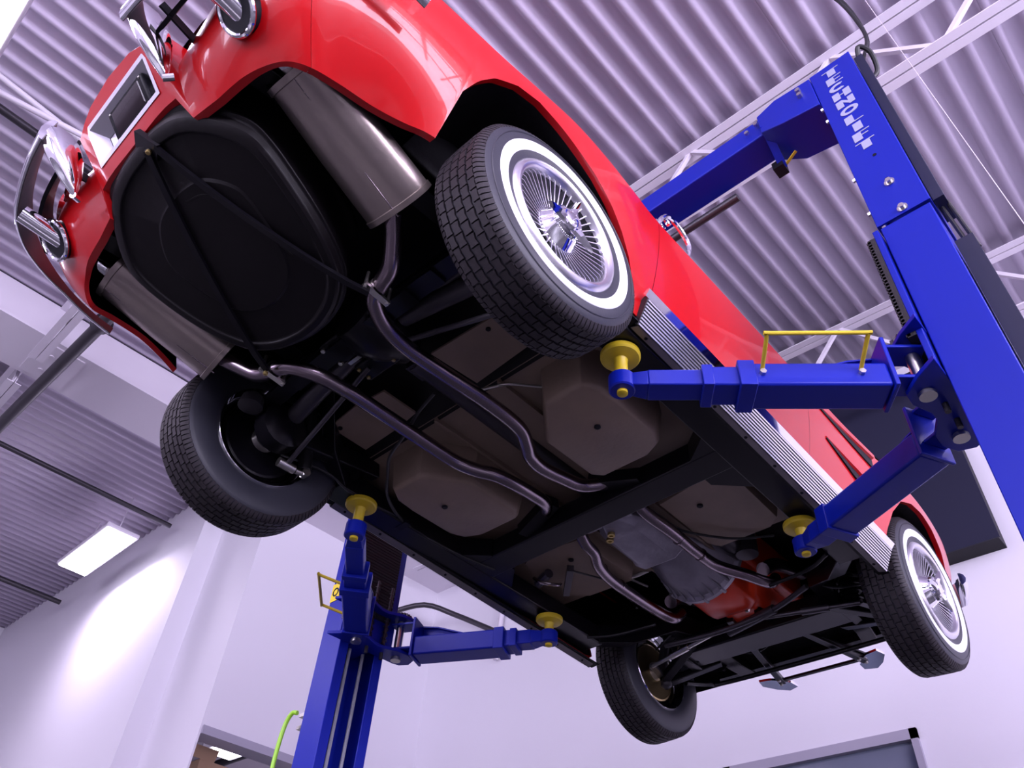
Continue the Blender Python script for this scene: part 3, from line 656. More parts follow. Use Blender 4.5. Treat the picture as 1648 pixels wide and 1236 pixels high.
# frame
fr_ = thing
ch = bpy.data.objects.new('chassis_frame', None); COL.objects.link(ch); ch.parent = car; ch.location = (0, 0, 0)
cz = lambda y: 2.132-.030*y/1.6
for s in (1, -1):
    part('side_rail', MB().beam((s*.675, .33, cz(.33)+.045), (s*.675, 1.98, cz(1.98)+.045), .115, .09), m_frame, ch, bevel=.006)
    b = MB(); b.rings([[Vector(p)+Vector((dx, 0, dz)) for dx, dz in ((-.04, -.045), (.04, -.045), (.04, .045), (-.04, .045))] for p in [(s*.655, .36, 2.17), (s*.56, .22, 2.22), (s*.47, .10, 2.40), (s*.44, -.10, 2.44), (s*.44, -.45, 2.42), (s*.42, -.85, 2.38)]])
    part('rear_rail', b, m_frame, ch, bevel=.004)
    b = MB(); b.rings([[Vector(p)+Vector((dx, 0, dz)) for dx, dz in ((-.04, -.05), (.04, -.05), (.04, .05), (-.04, .05))] for p in [(s*.655, 1.95, 2.145), (s*.55, 2.10, 2.17), (s*.40, 2.25, 2.25), (s*.36, 2.5, 2.29), (s*.36, 2.8, 2.26), (s*.34, 2.92, 2.25)]])
    part('front_rail', b, m_frame, ch, bevel=.004)
    part('corner_gusset', MB().prism([(s*.62, .96), (s*.62, 1.32), (s*.50, 1.21), (s*.50, 1.06)][::s], 2.115, 2.20), m_frame, ch)
part('centre_crossmember', MB().beam((-.64, 1.135, 2.158), (.64, 1.105, 2.158), .125, .09), m_frame, ch, bevel=.006)
for s in (1, -1): part('tunnel_bracket', MB().beam((s*.30, 1.05, 2.15), (s*.10, 1.0, 2.19), .06, .05), m_frame, ch)
part('rear_crossmember', MB().cyl((-.46, -.02, 2.36), (.46, -.02, 2.36), .055, 14), m_frame, ch)
part('front_crossmember', MB().beam((-.42, 2.47, 2.19), (.42, 2.47, 2.19), .17, .10), m_frame, ch, bevel=.008)
part('radiator_support', MB().beam((-.60, 2.91, 2.225), (.60, 2.91, 2.225), .05, .03), m_frame, ch)
# spare wheel tub
tb = [(0,-.935), (.10,-.93), (.20,-.905), (.29,-.84), (.355,-.755), (.365,-.68), (.35,-.58), (.325,-.48), (.29,-.39), (.24,-.31), (.16,-.255), (.07,-.228)]
tb = tb+[(0, -.222)]+[(-x, y) for x, y in tb[:0:-1]]
_n = len(tb); _d = []
for _i in range(_n):
    a0, a1, a2, a3 = [np.array(tb[(_i+k) % _n]) for k in (-1, 0, 1, 2)]
    for t in (0, .25, .5, .75): _d.append(tuple(a0*(-.5*t**3+t*t-.5*t)+a1*(1.5*t**3-2.5*t*t+1)+a2*(-1.5*t**3+2*t*t+.5*t)+a3*(.5*t**3-.5*t*t)))
tb = _d
def fz(y): d = max(0, -y-.28); return 2.120+.14*d+.25*d*d
def tring(k, dz): return [(x*k, -.58+(y+.58)*k, fz(-.58+(y+.58)*k)+dz) for x, y in tb]
t_ = MB(); t_.rings([tring(.985, .22), tring(.985, .014), tring(1.005, .012), tring(1.008, .004), tring(.975, .0), tring(.955, -.022), tring(.925, -.029), tring(.87, -.031), tring(.855, -.022), tring(.55, -.022), tring(.53, -.027), tring(.2, -.027)])
tub = part('spare_wheel_tub', t_, m_tub, car, ang=25, bevel=.003)
def stz(y, z): return fz(y)-.036
def strap(a, b):
    P = [Vector((a[0]+(b[0]-a[0])*k/10, a[1]+(b[1]-a[1])*k/10, 0)) for k in range(11)]; d = Vector((b[0]-a[0], b[1]-a[1], 0)).normalized(); n = Vector((-d.y, d.x, 0))*.009
    return MB().rings([[p+n*q+Vector((0, 0, fz(p.y)+h)) for q, h in ((-1, -.030), (-1, -.043), (1, -.043), (1, -.030))] for p in P])
part('tub_strap', strap((.045, -.90), (-.245, -.245)), m_frame, tub)
part('tub_strap', strap((.075, -.89), (.265, -.235)), m_frame, tub)
part('tub_bracket', MB().beam((.03, -.935, 2.305), (.07, -.87, 2.262), .05, .02), m_frame, tub)
for p in ((.05, -.893, 2.252), (-.245, -.245, 2.062)): part('bolt', MB().lathe(p, (0, 0, 1), [(.006, 0), (.008, .002), (.008, .010)], 10), m_gold, tub)
part('tub_stiffener', MB().tube([(.02, -.74, fz(-.74)-.02), (.10, -.71, fz(-.71)-.02), (.155, -.60, fz(-.6)-.02), (.17, -.45, fz(-.45)-.02)], .007, 8), m_tub, tub)
# mufflers
def oval(c, d, a, b, n=28):
    d, sd, u = frame(d); return [Vector(c)+sd*(a*math.copysign(abs(math.cos(t))**.8, math.cos(t)))+u*(b*math.copysign(abs(math.sin(t))**.9, math.sin(t))) for t in [2*math.pi*k/n for k in range(n)]]
for s in (1, -1):
    A = Vector((s*.518, -.745, 2.325)); B = Vector((s*.474, -.325, 2.222)); d = B-A; L = d.length; dn = d/L
    b = MB(); b.rings([oval(A-dn*.004, dn, .088, .055), oval(A-dn*.004, dn, .099, .066), oval(A+dn*.014, dn, .099, .066), oval(A+dn*.016, dn, .094, .061), oval(A+dn*L*.5, dn, .105, .064), oval(B-dn*.014, dn, .111, .062), oval(B-dn*.012, dn, .115, .066), oval(B+dn*.004, dn, .115, .066), oval(B+dn*.004, dn, .104, .055)])
    mf = part('muffler', b, m_muf, car, ang=30)
    part('seam', MB().tube([A+Vector((s*.015, 0, -.060)), B+Vector((s*.01, 0, -.063))], .0025, 6, 0), m_pipe, mf)
    part('tailpipe', MB().tube([A, A+Vector((0, -.06, 0)), (s*.53, -.90, 2.335), (s*.535, -1.055, 2.345)], .029, 20), m_chrome, mf, label='chrome tail pipe')
    part('pipe_mouth', MB().cyl((s*.535, -1.058, 2.345), (s*.535, -1.050, 2.345), .0265, 20), m_black, mf)
    part('hanger', MB().beam(A+Vector((-s*.10, -.01, .01)), A+Vector((-s*.14, -.03, .05)), .03, .008), m_black, mf)
    ex = MB(); ex.tube([(s*.45, -.325, 2.205), (s*.40, -.275, 2.17), (s*.345, -.232, 2.135), (s*.285, -.215, 2.123), (s*.225, -.19, 2.125), (s*.175, -.11, 2.12), (s*.155, .0, 2.118), (s*.157, .17, 2.123), (s*.163, .36, 2.130), (s*.158, .52, 2.128), (s*.125, .60, 2.12), (s*.090, .66, 2.118),
                        (s*.075, .74, 2.12), (s*.08, .85, 2.135), (s*.095, .95, 2.15), (s*.15, 1.02, 2.175), (s*.17, 1.08, 2.23)] , .0265, 18, 6)
    xp = part('exhaust_pipe', ex, m_pipe, car, ang=60)
    c = Vector((s*.269, -.212, 2.122))
    part('clamp_bar', MB().beam(c+Vector((s*.004, .018, -.035)), c+Vector((s*.004, -.07+.02, -.012)), .012, .012) if 0 else MB().beam(c+Vector((0, -.048, -.022)), c+Vector((0, .048, -.030)), .020, .010), m_zinc, xp)
    for q in (-.042, .042): part('clamp_bolt', MB().cyl(c+Vector((0, q, -.038)), c+Vector((0, q, .035)), .006, 8), m_zinc, xp)
    part('clamp_band', MB().cyl(c+Vector((-s*.010, 0, 0)), c+Vector((s*.010, 0, 0)), .031, 18), m_zinc, xp)
    fx = MB()
    if s > 0: fx.tube([(.13, 1.10, 2.24), (.15, 1.22, 2.20), (.155, 1.30, 2.175), (.165, 1.45, 2.165), (.16, 1.64, 2.165), (.165, 1.79, 2.168), (.22, 1.93, 2.17), (.262, 2.06, 2.175), (.27, 2.12, 2.22)], .0265, 18)
    else: fx.tube([(-.12, 1.12, 2.24), (-.15, 1.22, 2.20), (-.175, 1.30, 2.172), (-.19, 1.38, 2.165), (-.235, 1.47, 2.16), (-.265, 1.60, 2.16), (-.275, 1.80, 2.162), (-.275, 1.98, 2.165), (-.26, 2.08, 2.17), (-.25, 2.14, 2.22)], .0265, 18)
    hp = part('front_pipe', fx, m_pipe, car, ang=60)
    for y in (1.50, 1.66): part('pipe_joint', MB().cyl((.162 if s > 0 else (-.245 if y < 1.6 else -.270), y, 2.164), (.162 if s > 0 else (-.249 if y < 1.6 else -.271), y+.008, 2.164), .0295, 18), m_pipe, hp)
    bz = lambda a, k=1, o=0: Vector((s*(.535+.056*k*math.cos(a)), -.935-.050*k*math.sin(a)-.64*o, 2.330+.042*k*math.sin(a)-.77*o))
    part('exhaust_bezel', MB().tube([bz(2*math.pi*k/28, 1, .006) for k in range(29)], .0075, 8, 0), m_chrome, car, label='oval chrome exhaust bezel')
    part('bezel_hole', MB().rings([[bz(2*math.pi*j/24, .97, o) for j in range(24)] for o in (-.03, .007)]), m_black, car)
# rear bumpers
def strip(path, h, th, zc):
    P = smooth_path(path, 5); rs = []; inn = []
    for i, p in enumerate(P):
        d = (P[min(i+1, len(P)-1)]-P[max(i-1, 0)]).normalized(); n = Vector((d.y, -d.x, 0)).normalized()
        if n.dot(p-Vector((0, 1.2, p.z))) < 0: n = -n
        hh = h(i/(len(P)-1))
        rs.append([p+n*(th*c)+Vector((0, 0, hh*v)) for c, v in ((0, -.5), (1.0, -.48), (2.3, -.32), (2.9, 0), (2.3, .32), (1.0, .48), (0, .5))])
        inn.append([p-n*.0025+Vector((0, 0, hh*v)) for v in (-.485, .485)]+[p-n*.0005+Vector((0, 0, hh*v)) for v in (.485, -.485)])
    return rs, inn
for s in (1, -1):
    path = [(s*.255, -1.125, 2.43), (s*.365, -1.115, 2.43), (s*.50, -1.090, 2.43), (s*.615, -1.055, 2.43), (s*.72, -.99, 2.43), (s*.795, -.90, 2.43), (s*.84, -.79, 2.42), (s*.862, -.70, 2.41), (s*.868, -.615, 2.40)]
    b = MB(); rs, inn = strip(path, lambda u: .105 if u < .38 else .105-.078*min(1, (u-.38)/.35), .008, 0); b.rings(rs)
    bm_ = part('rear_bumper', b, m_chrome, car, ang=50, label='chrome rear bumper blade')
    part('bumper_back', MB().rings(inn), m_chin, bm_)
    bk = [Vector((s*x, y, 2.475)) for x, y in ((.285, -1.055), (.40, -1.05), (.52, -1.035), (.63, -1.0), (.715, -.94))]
    part('bumper_gap_strip', MB().rings([[p+Vector((0, dy, dz)) for dy, dz in ((0, -.06), (.012, -.06), (.012, .03), (0, .03))] for p in smooth_path(bk, 3)]), m_black, bm_)  # black strip added to darken the gap between blade and red body
    leaf = [(-.967,2.266), (-1.02,2.298), (-1.065,2.330), (-1.100,2.362), (-1.130,2.398), (-1.148,2.430), (-1.146,2.465), (-1.118,2.486), (-1.075,2.485), (-1.035,2.462), (-1.005,2.415), (-.983,2.355), (-.970,2.305)]
    cy, czz = -1.065, 2.40; b = MB(); x0 = s*.268
    R = [[(x0+s*ox, cy+(y-cy)*k, czz+(z-czz)*k) for y, z in leaf] for k, ox in ((.25, -.024), (.55, -.021), (.82, -.012), (1, 0), (1, .006), (.85, .016), (.55, .024), (.25, .027))]
    part('bumper_guard', b.rings(R), m_chrome, bm_, ang=50, label='leaf shaped chrome bumper guard')
    part('guard_bolt', MB().tube([(s*.268, -.975, 2.272), (s*.285, -.955, 2.285)], .010, 10, 0), m_chrome, bm_)
    for xx in (.34, .62): part('bumper_bracket', MB().beam((s*xx, -1.08, 2.43), (s*(xx-.02), -.93, 2.42), .006, .03), m_black, bm_)
    # front bumper
    path = [(s*.20, 3.37, 2.50), (s*.34, 3.355, 2.50), (s*.50, 3.31, 2.49), (s*.64, 3.23, 2.455), (s*.745, 3.13, 2.41), (s*.80, 3.03, 2.385), (s*.828, 2.93, 2.39)]
    b = MB(); rs, inn = strip(path, lambda u: .13 if u < .75 else .15*(1-(u-.75)/.25*.6), .010, 0); b.rings(rs)
    fb = part('front_bumper', b, m_chrome, car, ang=50, label='chrome front bumper blade')
    b = MB(); gp = [(s*.19, 3.165), (s*.25, 3.19), (s*.30, 3.14), (s*.345, 3.06), (s*.33, 2.995), (s*.27, 3.01), (s*.235, 3.04), (s*.195, 3.10)]
    b.rings([[(x, y, 2.188) for x, y in gp], [(x, y, 2.200) for x, y in gp], [(s*.265+(x-s*.265)*.8, 3.09+(y-3.09)*.8, 2.206) for x, y in gp]]); part('bumper_guard', b, m_chrome, fb, label='pale bumper overrider')
    part('bumper_brace', MB().beam((s*.075, 2.28, 2.19), (s*.235, 3.08, 2.195), .035, .028), m_frame, fb, bevel=.003)
    part('bumper_brace', MB().beam((s*.17, 2.72, 2.20), (s*.255, 3.10, 2.215), .030, .010), m_frame, fb)
    for y in (3.02, 3.07): part('bolt', MB().lathe((s*(.225+(y-3.02)*.3), y, 2.172), (0, 0, 1), [(.007, 0), (.010, .003), (.010, .012)], 8), m_zinc, fb)
# door handle, sill moulding
for s in (1, -1):
    def hx(x, y, z): return (s*x, y, z)
    b = MB().tube([hx(.835, .452, 2.612), hx(.852, .462, 2.66), hx(.856, .50, 2.715), hx(.856, .552, 2.735), hx(.856, .605, 2.715), hx(.856, .632, 2.67), hx(.846, .622, 2.60)], .0095, 10)
    h = part('door_handle', b, m_chrome, car, label='chrome loop door handle')
    part('handle_base', MB().box(*sorted((s*.815, s*.850)), .44, .50, 2.60, 2.655), m_chrome, h, bevel=.008)
    part('lock_button', MB().lathe((s*.85, .50, 2.68), (s, 0, 0), [(.014, 0), (.014, .012), (.010, .015)], 14), m_chrome, h)
    ms = [(.392, 0), (2.062, 0)]
    def zb(y): return 2.128-.046*(y-.4)
    o = part('sill_moulding', MB().rings([[(s*.757, y, zb(y)), (s*.766, y, zb(y)-.006), (s*.812, y, zb(y)+.082), (s*.802, y, zb(y)+.10), (s*.77, y, zb(y)+.08)] for y in (.395, 2.055)]), m_groove, car, label='ribbed aluminium sill moulding')
    me_ = None
    for k in range(9):
        u = (k+.5)/9; b = MB()
        r0 = [Vector((s*(.7662+.0465*u), y, zb(y)-.0072+.088*u)) for y in (.398, 2.052)]
        if me_ is None:
            b.beam(r0[0], r0[1], .0050, .0036, up=(s*.85, 0, -.5)); q_ = part('rib', b, m_alu, o, bevel=0); me_ = q_.data; base_ = r0[0].copy()
        else:
            q_ = link('rib', me_, None, o); q_.location = r0[0]-base_
    part('upper_trim', MB().rings([[(s*.811, y, zb(y)+.085), (s*.828, y, zb(y)+.104), (s*.822, y, zb(y)+.112), (s*.803, y, zb(y)+.10)] for y in (.385, 2.06)]), m_chrome, o)
    part('closing_strip', MB().rings([[(s*.724, y, zb(y)+.008), (s*.770, y, zb(y)+.004), (s*.770, y, zb(y)+.009), (s*.724, y, zb(y)+.013)] for y in (.33, 2.08)]), m_under, o)
    part('lower_flange', MB().rings([[(s*.738, y, zb(y)+.002), (s*.764, y, zb(y)-.006), (s*.764, y, zb(y)-.003), (s*.738, y, zb(y)+.006)] for y in (.40, 2.05)]), m_chin, o)
    for k in range(9): y = .46+k*.19; part('screw', MB().lathe((s*.750, y, zb(y)-.006), (0, 0, 1), [(.004, 0), (.006, .002), (.006, .008)], 8), m_black, o)
# rear suspension
def P_(nm, mb, mt, par=car, **k): return part(nm, mb, mt, par, **k)
dif = P_('differential', MB().lathe((0, -.04, 2.30), (0, 1, 0), [(.06, -.12), (.11, -.09), (.125, 0), (.10, .08), (.06, .16)], 20), m_frame)
P_('spring_plate', MB().box(-.165, .0, -.135, -.03, 2.215, 2.235), m_frame, dif, bevel=.008)
for p in ((-.155, -.12), (-.012, -.12), (-.155, -.045), (-.012, -.045)): P_('bolt', MB().lathe((*p, 2.205), (0, 0, 1), [(.008, 0), (.010, .003), (.010, .012)], 6), m_zinc, dif)
P_('strut_bracket', MB().box(-.15, .01, .005, .085, 2.215, 2.24), m_frame, dif, bevel=.008)
for p in ((-.135, .02), (-.138, .065), (-.003, .02), (-.004, .065)): P_('bolt', MB().lathe((*p, 2.208), (0, 0, 1), [(.006, 0), (.008, .003), (.008, .01)], 6), m_gold, dif)
P_('cast_edge', MB().beam((-.145, -.018, 2.225), (-.005, -.018, 2.225), .014, .012), m_zinc, dif)
ls = MB()
for k in range(5): ls.rings([[(x, y+dy, 2.24-.012*k-.05*(x/.62)**2+(.012)) for dy, dz in ((-.032, 0), (.032, 0))]+[(x, y+.032, 2.25-.012*k-.05*(x/.62)**2+.012) for y in (-.06,)]*0+[(x, y+dy, 2.249-.012*k-.05*(x/.62)**2+.012) for dy in (.032, -.032)] for y in (-.085,) for x in [(-.62+.12*k)+i*((1.24-.24*k)/12) for i in range(13)]])
P_('leaf_spring', ls, m_frame)
for s in (1, -1):
    P_('half_shaft', MB().cyl((s*.12, -.01, 2.28), (s*.60, .02, 2.185), .034, 16), m_darkm)
    st = P_('strut_rod', MB().cyl((s*.10, .035, 2.215), (s*.60, .085, 2.065), .0095, 12), m_darkm)
    P_('strut_eye', MB().cyl((s*.60, .05, 2.062), (s*.60, .12, 2.064), .018, 14), m_zinc, st)
    P_('shock_mount', MB().cyl((s*.60, .125, 2.062), (s*.60, .17, 2.070), .011, 10).cyl((s*.585, .165, 2.075), (s*.615, .165, 2.075), .017, 12), m_zinc, st)
    P_('shock_absorber', MB().cyl((s*.60, .16, 2.09), (s*.50, .03, 2.46), .026, 14), m_under)
    P_('trailing_arm', MB().beam((s*.565, .02, 2.16), (s*.585, .46, 2.25), .05, .075), m_frame, bevel=.006)
    P_('spindle_support', MB().lathe((s*.50, 0, 2.164), (s, 0, 0), [(.06, 0), (.09, .02), (.09, .09), (.05, .12)], 20), m_frame)
    P_('bump_stop', MB().lathe((s*.55, -.14, 2.16), (0, 0, 1), [(.03, 0), (.045, .01), (.04, .05), (.02, .07)], 16), m_rubber)
P_('propeller_shaft', MB().cyl((0, .15, 2.27), (0, 1.30, 2.26), .036, 16), m_darkm)
P_('shaft_yoke', MB().beam((0, .14, 2.27), (0, .22, 2.27), .07, .05), m_darkm)
P_('fuel_line', MB().tube([(.10, .38, 2.24), (.20, .42, 2.235), (.29, .51, 2.235), (.38, .56, 2.24), (.46, .52, 2.24), (.50, .42, 2.25)], .0055, 8), m_zinc)
P_('brake_cable', MB().tube([(.02, .24, 2.17), (-.10, .27, 2.165), (-.215, .31, 2.15), (-.34, .35, 2.14), (-.435, .42, 2.135), (-.53, .50, 2.13), (-.60, .61, 2.13), (-.625, .72, 2.125), (-.62, .85, 2.12), (-.60, 1.0, 2.115), (-.565, 1.15, 2.112)], .0065, 8), m_cable)
P_('brake_cable', MB().tube([(-.62, .06, 2.11), (-.60, .25, 2.13), (-.62, .40, 2.12), (-.61, .62, 2.13)], .005, 8), m_cable)
for y in (.66, .95): P_('cable_clip', MB().box(-.665, -.60, y, y+.03, 2.118, 2.128), m_black)
# engine, gearbox
gb = P_('gearbox', MB().rings([[(x, y, z) for x, z in ((-w_, b_), (-w_*.6, b_-.035), (w_*.6, b_-.035), (w_, b_), (w_, b_+.12), (-w_, b_+.12))] for y, w_, b_ in ((1.16, .05, 2.22), (1.24, .06, 2.205), (1.32, .11, 2.20), (1.36, .115, 2.195), (1.56, .12, 2.185), (1.60, .13, 2.18))]), m_cast, bevel=.006)
P_('mount_flange', MB().box(-.13, .10, 1.235, 1.27, 2.18, 2.30), m_cast, gb, bevel=.004)
for x, y in ((-.065, 1.33), (-.035, 1.30)): P_('drain_ring', MB().lathe((x, y, 2.150), (0, 0, 1), [(.008, 0), (.016, 0), (.016, .012), (.008, .012)], 16, cap=False), m_gold, gb)
bh = MB(); rs = []
for y, r in ((1.58, .105), (1.62, .12), (1.70, .155), (1.82, .190), (1.92, .205), (1.935, .22), (1.955, .22)):
    rs.append([(r*1.0*math.cos(a), y, 2.36+r*1.0*math.sin(a)-.02) for a in [math.pi*(1+k/24) for k in range(25)]]+[(r, y, 2.44), (-r, y, 2.44)])
bh.rings(rs); bell = P_('bell_housing', bh, m_cast)
for k in range(13):
    a = math.pi*(1.06+k*.88/12)
    P_('cooling_rib', MB().beam((.112*math.cos(a), 1.60, 2.342+.112*math.sin(a)), (.212*math.cos(a), 1.935, 2.342+.212*math.sin(a)), .010, .020), m_cast, bell)
for k in range(7):
    a = math.pi*(1.08+k*.84/6)
    P_('flange_bolt', MB().cyl((.215*math.cos(a), 1.925, 2.34+.215*math.sin(a)), (.215*math.cos(a), 1.965, 2.34+.215*math.sin(a)), .010, 8), m_cast, bell)
P_('clutch_fork', MB().tube([(-.20, 1.80, 2.28), (-.26, 1.76, 2.25), (-.27, 1.72, 2.25)], .010, 8), m_zinc)
P_('clutch_rod', MB().cyl((-.30, 1.62, 2.235), (-.25, 1.86, 2.24), .006, 8), m_zinc)
P_('starter_motor', MB().cyl((.24, 1.60, 2.29), (.22, 1.86, 2.29), .045, 18).cyl((.225, 1.86, 2.29), (.22, 1.92, 2.29), .036, 18), m_darkm)
P_('oil_filter', MB().cyl((.26, 1.90, 2.36), (.26, 1.90, 2.24), .05, 18), m_darkm)
op = MB(); op.rings([[(x, y, z) for x, z in ((-w_, 2.34), (-w_*.85, b_+.03), (-w_*.6, b_), (w_*.6, b_), (w_*.85, b_+.03), (w_, 2.34))] for y, w_, b_ in ((1.965, .135, 2.30), (1.972, .14, 2.185), (2.00, .145, 2.158), (2.16, .148, 2.150), (2.20, .145, 2.160), (2.225, .13, 2.205), (2.24, .125, 2.225), (2.26, .13, 2.195), (2.36, .13, 2.20), (2.40, .125, 2.26), (2.62, .12, 2.27))])
pan = P_('oil_pan', op, m_orange, bevel=.010, ang=50)
P_('sump_plug', MB().lathe((.06, 2.205, 2.17), (0, 1, 0), [(.013, 0), (.013, .014)], 6), m_zinc, pan)
P_('engine_block', MB().box(-.17, .17, 1.97, 2.65, 2.34, 2.56), m_orange, bevel=.02)
for s in (1, -1): P_('exhaust_manifold', MB().tube([(s*.25, 2.05, 2.24), (s*.26, 2.18, 2.32), (s*.26, 2.45, 2.40)], .032, 12), m_pipe)
# front suspension and nose clutter
P_('relay_rod', MB().tube([(-.40, 2.20, 2.115), (-.1, 2.22, 2.11), (.18, 2.20, 2.12), (.40, 2.13, 2.14)], .013, 10), m_darkm)
P_('steering_damper', MB().cyl((-.08, 2.27, 2.12), (.20, 2.20, 2.125), .022, 12), m_darkm)
P_('anti_roll_bar', MB().tube([(-.56, 2.62, 2.11), (-.52, 2.78, 2.15), (-.40, 2.84, 2.16), (.40, 2.84, 2.16), (.52, 2.78, 2.15), (.56, 2.62, 2.11)], .012, 10), m_frame)
P_('air_duct', MB().box(-.28, .24, 2.72, 2.98, 2.30, 2.32), m_darkm, bevel=.01)
P_('lower_grille_pan', MB().beam((0, 2.62, 2.34), (0, 2.94, 2.24), 1.2, .012), m_under)
P_('horn', MB().lathe((-.45, 2.85, 2.24), (.2, -1, 0), [(.012, 0), (.02, .05), (.05, .09), (.055, .10), (.02, .11)], 18), m_frame)
P_('horn', MB().lathe((.45, 2.80, 2.26), (-.2, -1, 0), [(.012, 0), (.02, .05), (.05, .09), (.055, .10), (.02, .11)], 18), m_frame)
P_('brake_hose', MB().tube([(-.30, 2.55, 2.24), (-.18, 2.66, 2.19), (-.05, 2.64, 2.21), (.05, 2.52, 2.24)], .007, 8), m_cable)
P_('fan', MB().beam((-.2, 2.70, 2.46), (.2, 2.70, 2.40), .06, .004), m_darkm)
for s in (1, -1):
    la = P_('lower_control_arm', MB().beam((s*.34, 2.36, 2.17), (s*.60, 2.47, 2.085), .05, .035).beam((s*.34, 2.62, 2.17), (s*.60, 2.51, 2.085), .05, .035).beam((s*.44, 2.42, 2.135), (s*.44, 2.56, 2.135), .05, .02), m_frame, bevel=.004)
    P_('ball_joint', MB().lathe((s*.60, 2.49, 2.045), (0, 0, 1), [(.012, 0), (.028, .012), (.030, .04), (.015, .055)], 14), m_darkm, la)
    P_('upper_control_arm', MB().beam((s*.36, 2.42, 2.38), (s*.58, 2.49, 2.30), .04, .03).beam((s*.36, 2.58, 2.38), (s*.58, 2.51, 2.30), .04, .03), m_frame)
    sp = MB().tube([(s*.45+.05*math.cos(k*.6), 2.49+.05*math.sin(k*.6), 2.14+k*.0035) for k in range(64)], .0075, 6, 0)
    P_('coil_spring', sp, m_frame)
    P_('steering_knuckle', MB().tube([(s*.60, 2.49, 2.07), (s*.615, 2.49, 2.16), (s*.585, 2.49, 2.29)], .026, 10), m_darkm)
    P_('tie_rod', MB().cyl((s*.12, 2.22, 2.112), (s*.55, 2.30, 2.085), .010, 10).cyl((s*.30, 2.253, 2.10), (s*.42, 2.276, 2.093), .016, 10), m_zinc if s < 0 else m_darkm)
    P_('steering_arm', MB().beam((s*.55, 2.30, 2.09), (s*.60, 2.46, 2.10), .03, .02), m_darkm)
    P_('hose', MB().tube([(s*.36, 2.30, 2.26), (s*.46, 2.28, 2.18), (s*.56, 2.36, 2.20)], .006, 8), m_cable)
    P_('sill_brace', MB().tube([(s*.62, 1.86, 2.09), (s*.50, 1.94, 2.10), (s*.30, 1.98, 2.11)], .008, 8), m_frame)
P_('exhaust_hanger', MB().tube([(-.52, 1.36, 2.15), (-.46, 1.34, 2.10), (-.42, 1.40, 2.10), (-.45, 1.46, 2.14)], .008, 8), m_pipe)
P_('hand_brake_bracket', MB().beam((-.50, 1.56, 2.155), (-.34, 1.40, 2.155), .03, .03).cyl((-.55, 1.42, 2.16), (-.45, 1.38, 2.16), .022, 10), m_darkm)
P_('hand_brake_cable', MB().tube([(-.34, 1.42, 2.15), (-.27, 1.60, 2.15), (-.30, 1.80, 2.15)], .004, 6), m_cable)
P_('speedometer_cable', MB().tube([(.12, 1.36, 2.20), (.20, 1.50, 2.18), (.32, 1.66, 2.18), (.46, 1.76, 2.19)], .0055, 8), m_cable)
# ------------------------------------------------------------------ wheels (axle along x, outer side +x)
def ring(b, prof, n=72, cap=False): return b.lathe((0, 0, 0), (1, 0, 0), prof, n, cap)
tyre_p = [(.192, .072), (.200, .084), (.222, .096), (.25, .101), (.275, .101), (.300, .097), (.316, .090), (.326, .078), (.3305, .066), (.3315, .0), (.3305, -.066), (.326, -.078), (.316, -.090), (.300, -.097), (.26, -.101), (.222, -.096), (.200, -.084), (.192, -.072)]
tyre_me = ring(MB(), [(r, o) for r, o in tyre_p][::-1]).mesh('tyre', ang=40)
tyre_me.materials.append(m_side)
tr = MB(); NB = 60
def blk(t0, t1, o0, o1, r1=.3385, r0=.3295, zig=.0, lean=0):
    # an eight sided tread block with notched flanks
    dt = t1-t0; pts = [(t0, o0), (t0+dt*.5, o0+zig), (t1, o0), (t1+lean*.5, (o0+o1)/2), (t1+lean, o1), (t0+dt*.5+lean, o1-zig), (t0+lean, o1), (t0+lean*.5-.004, (o0+o1)/2)]
    vs = [(o, r*math.cos(t), r*math.sin(t)) for r, g in ((r0, 0), (r1, 1)) for t, o in pts]
    tr.add(vs, [tuple(range(8, 16))]+[(i, (i+1) % 8, 8+(i+1) % 8, 8+i) for i in range(8)])
for k in range(NB):
    a = 2*math.pi*k/NB; d = 2*math.pi/NB
    blk(a+.008, a+d-.008, -.0125, .0125, zig=.003)
    for s in (1, -1):
        blk(a+d*.5+.007, a+d*1.5-.007, *sorted((s*.0165, s*.0405)), zig=.003)
        blk(a+d*.25+.007, a+d*1.25-.009, *sorted((s*.0445, s*.0655)), r1=.3375, r0=.3285, zig=.002)
        for q in (.0, .5):
            t0 = a+d*q+.006; t1 = a+d*(q+.5)-.006
            vs = []
            for r, o in ((.3285, .067), (.3365, .067), (.3345, .0755), (.327, .0835), (.317, .091), (.313, .090)):
                for t in (t0, t1): vs.append((s*o, r*math.cos(t), r*math.sin(t)))
            tr.add(vs, [(0, 1, 3, 2), (2, 3, 5, 4), (4, 5, 7, 6), (6, 7, 9, 8), (8, 9, 11, 10), (0, 2, 4, 6, 8, 10), (1, 11, 9, 7, 5, 3)])
tread_me = tr.mesh('tread', ang=30); tread_me.materials.append(m_rub)
ww_me = ring(MB(), [(.236, .0985), (.238, .1005), (.252, .1035), (.268, .1035), (.270, .1015)], 96).mesh('ww', ang=40); ww_me.materials.append(m_wwall)
line_me = ring(MB(), [(.294, .0985), (.296, .1005), (.298, .0985)], 96).mesh('line'); line_me.materials.append(m_side)
rim_me = ring(MB(), [(.150, .045), (.165, .040), (.172, .05), (.178, .070), (.196, .080), (.200, .085), (.197, .075), (.182, .062), (.176, .02), (.176, -.03), (.184, -.065), (.198, -.074), (.203, -.086), (.200, -.090), (.190, -.078), (.172, -.062), (.166, -.03), (.166, .02), (.155, .035)], 64).mesh('rim', ang=40); rim_me.materials.append(m_chrome)
dish_me = ring(MB(), [(.001, .02), (.09, .02), (.15, .038), (.168, .03), (.168, .022), (.09, .008), (.001, .008)], 48, True).mesh('dish'); dish_me.materials.append(m_darkm)
